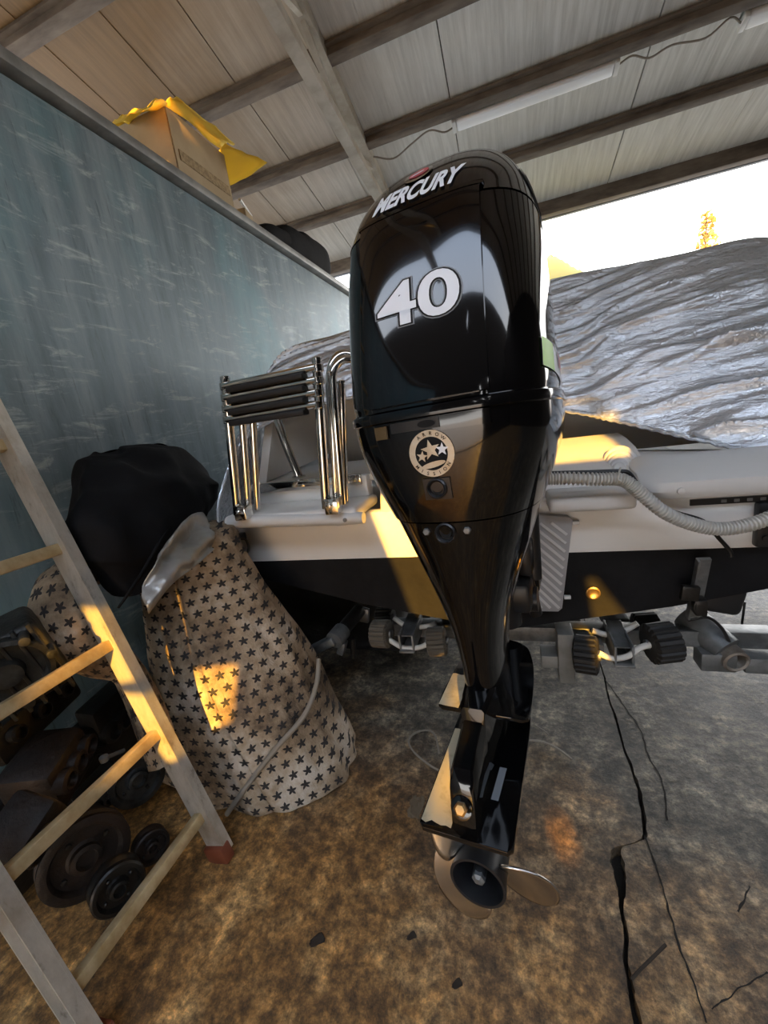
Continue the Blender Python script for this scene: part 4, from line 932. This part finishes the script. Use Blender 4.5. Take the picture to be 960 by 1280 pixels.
# engine casting at the left edge
eb = empty('engine_casting', at(10, 880, 'x', -1.25), 'grey aluminium engine casting with ribbed flange at the left edge', 'engine part')
p0 = at(5, 832, 'x', -1.22); Rm = rotm(.2, .15, -.5)
b = MB(); b.box(p0, (.14, .20, .20), Rm, .02, 3); b.build('block', MT['castalu'], eb)
for k in range(7):
    b = MB(); b.box(p0 + Rm @ Vector((.075, -.09 + .03 * k, 0)), (.02, .008, .21), Rm, .002); b.build('rib', MT['castalu'], eb)
M_ = Matrix.Translation(p0 + Rm @ Vector((.08, .01, .02))) @ (Rm @ rotm(0, PI / 2)).to_4x4(); b = MB(); b.lathe([(.085, -.01), (.088, .02), (.078, .024), (.070, .0), (.035, -.004), (.030, .02), (.001, .02)], M_, 30); b.build('flange_ring', MT['castalu'], eb)
for k in range(8):
    a = k * PI / 4; b = MB(); b.lathe([(.011, -.01), (.011, .03), (.006, .032)], M_ @ Matrix.Translation((.088 * math.cos(a), .088 * math.sin(a), 0)), 10); b.build('bolt_boss', MT['castalu'], eb)
def scrap(name, px, x, size, rot, m, label, cat='engine part', extra=0):
    p = at(*px, 'x', x); t = empty(name, p, label, cat); Rm = rotm(*rot)
    b = MB(); b.box(p, size, Rm, min(size) * .15, 2); b.build('casing', m, t)
    for k in range(extra):
        b = MB(); M_ = Matrix.Translation(p + Rm @ Vector((size[0] * .5, size[1] * (-.3 + .3 * k), size[2] * .1))) @ (Rm @ rotm(0, PI / 2)).to_4x4(); r_ = min(size[1], size[2]) * .22
        b.lathe([(r_, -.01), (r_, .02), (r_ * .7, .024), (r_ * .6, .008), (.001, .008)], M_, 18); b.build('port', m, t)
    return t
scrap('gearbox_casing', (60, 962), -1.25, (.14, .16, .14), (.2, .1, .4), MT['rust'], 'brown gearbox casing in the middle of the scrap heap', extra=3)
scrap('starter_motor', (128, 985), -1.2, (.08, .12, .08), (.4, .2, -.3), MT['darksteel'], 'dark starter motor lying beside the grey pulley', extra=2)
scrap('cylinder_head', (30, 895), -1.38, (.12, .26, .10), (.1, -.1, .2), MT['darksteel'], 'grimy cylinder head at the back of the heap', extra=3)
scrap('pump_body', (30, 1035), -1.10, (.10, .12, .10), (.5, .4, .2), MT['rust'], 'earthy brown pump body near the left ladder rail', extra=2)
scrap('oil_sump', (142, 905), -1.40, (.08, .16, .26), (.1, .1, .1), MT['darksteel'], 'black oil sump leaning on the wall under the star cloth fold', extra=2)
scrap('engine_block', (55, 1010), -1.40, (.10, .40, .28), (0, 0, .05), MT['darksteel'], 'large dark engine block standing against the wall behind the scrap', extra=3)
b = MB(); bp = catmull([at(20, 1015, 'x', -1.12), at(40, 1028, 'x', -1.10), at(62, 1038, 'x', -1.10), at(85, 1040, 'x', -1.12)], 16); b.grid([[Vector(p) + Vector((0, 0, .016)), Vector(p) - Vector((0, 0, .016))] for p in bp]); tag(b.build('steel_strap', MT['castalu'], None, 60, solid=.005), 'bent grey steel strap above the rusty pulley wheel', 'strap')
b = MB(); b.tube([at(130, 948, 'x', -1.15), at(155, 938, 'x', -1.15)], .006, 8); b.lathe([(.001, -.01), (.011, -.008), (.012, .006), (.001, .01)], Matrix.Translation(at(130, 948, 'x', -1.15)), 12); tag(b.build('push_rod', MT['steel']), 'short shiny push rod in the dark scrap heap', 'rod')

# ------------------------------------------------------------------ things on top of the blue wall
bx = empty('cardboard_box', (-1.72, 2.28, WZ), 'tall open cardboard box with glowing yellow flaps on top of the blue wall', 'box')
xw, yw0, yw1, zt = -1.54, 2.05, 2.50, 2.86
b = MB()
for (c_, s_) in (((xw, (yw0 + yw1) / 2, (WZ + zt) / 2), (.008, yw1 - yw0, zt - WZ)), ((xw - .38, (yw0 + yw1) / 2, (WZ + zt) / 2), (.008, yw1 - yw0, zt - WZ)), ((xw - .19, yw0, (WZ + zt) / 2), (.38, .008, zt - WZ)), ((xw - .19, yw1, (WZ + zt) / 2), (.38, .008, zt - WZ)), ((xw - .19, (yw0 + yw1) / 2, WZ + .006), (.38, yw1 - yw0, .008))): b.box(c_, s_)
b.build('carton', MT['card'], bx, 0)
b = MB(); b.box((xw + .006, 2.28, WZ + .14), (.004, .40, .05)); b.build('printed_band', mat('printed band', (.20, .14, .07), .85, col2=(.36, .26, .14), scale=60), bx, 0)
def flap(c0_, c1_, out_, name='flap'):
    c0_, c1_, out_ = Vector(c0_), Vector(c1_), Vector(out_); rows = []
    for i in range(9):
        t = i / 8; rows.append([c0_ + (c1_ - c0_) * (j / 8) + out_ * t + Vector((0, 0, -.06 * t * t + .02 * noise.noise(Vector((i * .5, j * .5, c0_.y * 9))))) for j in range(9)])
    b = MB(); b.grid(rows); b.build(name, MT['yellow'], bx, 60, solid=.004)
flap((xw, yw0, zt), (xw, yw1, zt + .03), (.09, 0, .06)); flap((xw - .30, yw1, zt), (xw + .04, yw1 - .02, zt + .03), (.20, .10, -.05)); flap((xw - .24, yw0, zt), (xw + .02, yw0, zt), (0.05, -.22, -.10)); flap((xw - .38, yw0, zt), (xw - .38, yw1, zt), (.12, 0, .10))
sb = empty('small_carton', (-1.60, 2.66, WZ), 'small brown carton with a white rod resting on it, beside the tall box', 'box')
b = MB(); b.box((-1.60, 2.66, WZ + .055), (.12, .13, .10), rotm(0, 0, .2), .004); b.build('carton', MT['card'], sb)
b = MB(); b.tube([(-1.50, 2.52, WZ + .105), (-1.58, 2.76, WZ + .125)], .009, 8); tag(b.build('white_rod', MT['white']), 'short white rod lying over the small carton', 'rod')
bag = empty('black_cushion', (-1.62, 3.4, WZ), 'folded black cushion at the far end of the blue wall top', 'cushion')
b = MB(); 
def pill(p0, p1, hx, hz, n=20):
    rows = []
    for i in range(17):
        t = i / 16; s_ = (1 - abs(2 * t - 1) ** 6) ** .5 * .98 + .02; c_ = Vector(p0) + (Vector(p1) - Vector(p0)) * t
        rows.append([c_ + Vector((hx * s_ * math.copysign(abs(math.cos(a)) ** .6, math.cos(a)), 0, hz * s_ * math.copysign(abs(math.sin(a)) ** .6, math.sin(a)))) + Vector((0, 0, .012 * noise.noise(Vector((t * 5, math.cos(a) * 2, math.sin(a) * 2))))) for a in [2 * PI * k / n for k in range(n)]])
    return rows
b.loft(pill((-1.60, 3.05, WZ + .115), (-1.60, 3.98, WZ + .165), .10, .11)); b.loft(pill((-1.60, 2.80, WZ + .06), (-1.60, 3.5, WZ + .15), .09, .06)); b.loft(pill((-1.60, 3.35, WZ + .14), (-1.60, 4.0, WZ + .16), .10, .135)); b.build('cushion_body', MT['blackcloth'], bag, 60, subsurf=1)
b = MB(); b.tube(catmull([(-1.53, 3.2, WZ + .17), (-1.52, 3.4, WZ + .20), (-1.53, 3.6, WZ + .18)], 12), .008, 8); b.build('carry_loop', MT['matte'], bag)

# ------------------------------------------------------------------ outside: yellow tarp and tree
pk = at(688, 318, 'y', 5.6)
b = MB(); rows = []
for i in range(21):
    for_ = i / 20; row = []
    for j in range(21):
        u_, v_ = for_ * 2 - 1, j / 10 - 1; h = max(0, 1 - max(abs(u_) * 1.0, abs(v_))) ; q = Vector((pk.x + u_ * .52, 5.6 + v_ * .6, pk.z - .62 + .62 * h ** .9)); row.append(q + Vector((0, 0, .03 * noise.noise(q * 3))))
    rows.append(row)
b.grid(rows); yt = empty('yellow_tarp', (pk.x, 5.6, 0), 'peak of a yellow tarpaulin outside behind the boat cover', 'tarpaulin'); b.build('tarp_sheet', MT['yellowtarp'], yt, 60, solid=.004)
b = MB(); b.tube([(pk.x, 5.6, -.05), (pk.x, 5.6, pk.z - .02)], .03, 10); b.box((pk.x, 5.6, (pk.z - .7) / 2), (.9, 1.1, pk.z - .72), None, .03); b.build('support', MT['timber'], yt)
tp = at(884, 262, 'y', 24); tree = empty('conifer_tree', (tp.x, 24, 0), 'thin sunlit conifer top against the white sky', 'tree')
b = MB(); b.tube([(tp.x - .05, 24, 0), (tp.x, 24, tp.z)], [.12, .02], 8); b.build('trunk', MT['bark'], tree)
b = MB(); rnd = random.Random(3)
for k in range(420):
    z = tp.z - .1 - rnd.random() ** .8 * 4.0; rad = .12 + (tp.z - z) * .26; a = rnd.random() * 2 * PI; r1 = rad * (.25 + .75 * rnd.random())
    c_ = Vector((tp.x + r1 * math.cos(a), 24 + r1 * math.sin(a), z - r1 * .2)); s_ = .05 + .09 * rnd.random()
    V = [b.bm.verts.new(c_ + Vector((rnd.uniform(-1, 1), rnd.uniform(-1, 1), rnd.uniform(-1, 1))) * s_ * 1.5) for _ in range(4)]
    for q in ((0, 1, 2), (0, 2, 3), (0, 3, 1), (1, 3, 2)): b.bm.faces.new([V[i] for i in q])
for k in range(46):
    z = tp.z - .2 - k * .085; a = rnd.random() * 2 * PI; rad = (.1 + (tp.z - z) * .26); b.tube([(tp.x, 24, z), (tp.x + rad * math.cos(a), 24 + rad * math.sin(a), z - rad * .2)], .02, 4)
tag(b.build('foliage', MT['leaf'], tree, 0), kind='stuff')

# ------------------------------------------------------------------ small things on the floor
def floor_wire(px, r, label, m='wire', name='floor_wire', cat='wire', lift=.004):
    b = MB(); b.tube(catmull([(*fl(*p), r + lift * (1 + math.sin(i))) for i, p in enumerate(px)], 40), r, 8); return tag(b.build(name, MT[m]), label, cat)
floor_wire([(556, 968), (538, 960), (518, 943), (511, 928), (520, 917), (535, 914), (544, 921), (548, 938), (549, 945)], .0035, 'thin wire loop on the concrete left of the lower unit')
floor_wire([(655, 928), (675, 930), (695, 938), (715, 952)], .004, 'thin pale rod on the concrete right of the lower unit')
floor_wire([(668, 908), (680, 916), (686, 921)], .002, 'tiny wire scrap behind the ventilation plate')
floor_wire([(832, 1184), (815, 1202), (800, 1217), (789, 1228)], .0032, 'dark stick lying beside the floor crack', 'twig', 'dry_stick', 'stick')
b = MB(); c_ = fl(520, 1012); rows = [[(c_[0] + (i - 4) * .006 * (1 - .07 * abs(j - 4)) + .014 * noise.noise(Vector((i * .4, j * .4, 0))), c_[1] + (j - 4) * .009, .012 + .012 * noise.noise(Vector((i * .6, j * .6, 2)))) for j in range(9)] for i in range(9)]; b.grid(rows); tag(b.build('crumpled_rag', MT['rag'], None, 60, solid=.003), 'small crumpled beige rag on the floor behind the propeller', 'rag')
def debris(px, s_, label, name='dead_leaf', cat='leaf'):
    c_ = fl(*px); rnd = random.Random(px[0]); b = MB(); rows = []
    for i in range(6):
        t = i / 5; w = s_ * .45 * math.sin(PI * min(max(t, .06), .95)); rows.append([(c_[0] + s_ * (t - .5) + .2 * w * v, c_[1] + w * v + .3 * s_ * (t - .5) * rnd.uniform(.8, 1.2), .003 + .006 * abs(v) + .006 * math.sin(t * 3)) for v in (-1, -.4, .4, 1)])
    b.grid(rows); return tag(b.build(name, MT['twig'], None, 60, solid=.001), label, cat)
debris((397, 1180), .035, 'dark dead leaf on the concrete below the star cloth'); debris((515, 1175), .022, 'small reddish brown leaf on the concrete below the propeller'); debris((572, 1235), .022, 'dark leaf flake nearest the bottom edge of the picture')
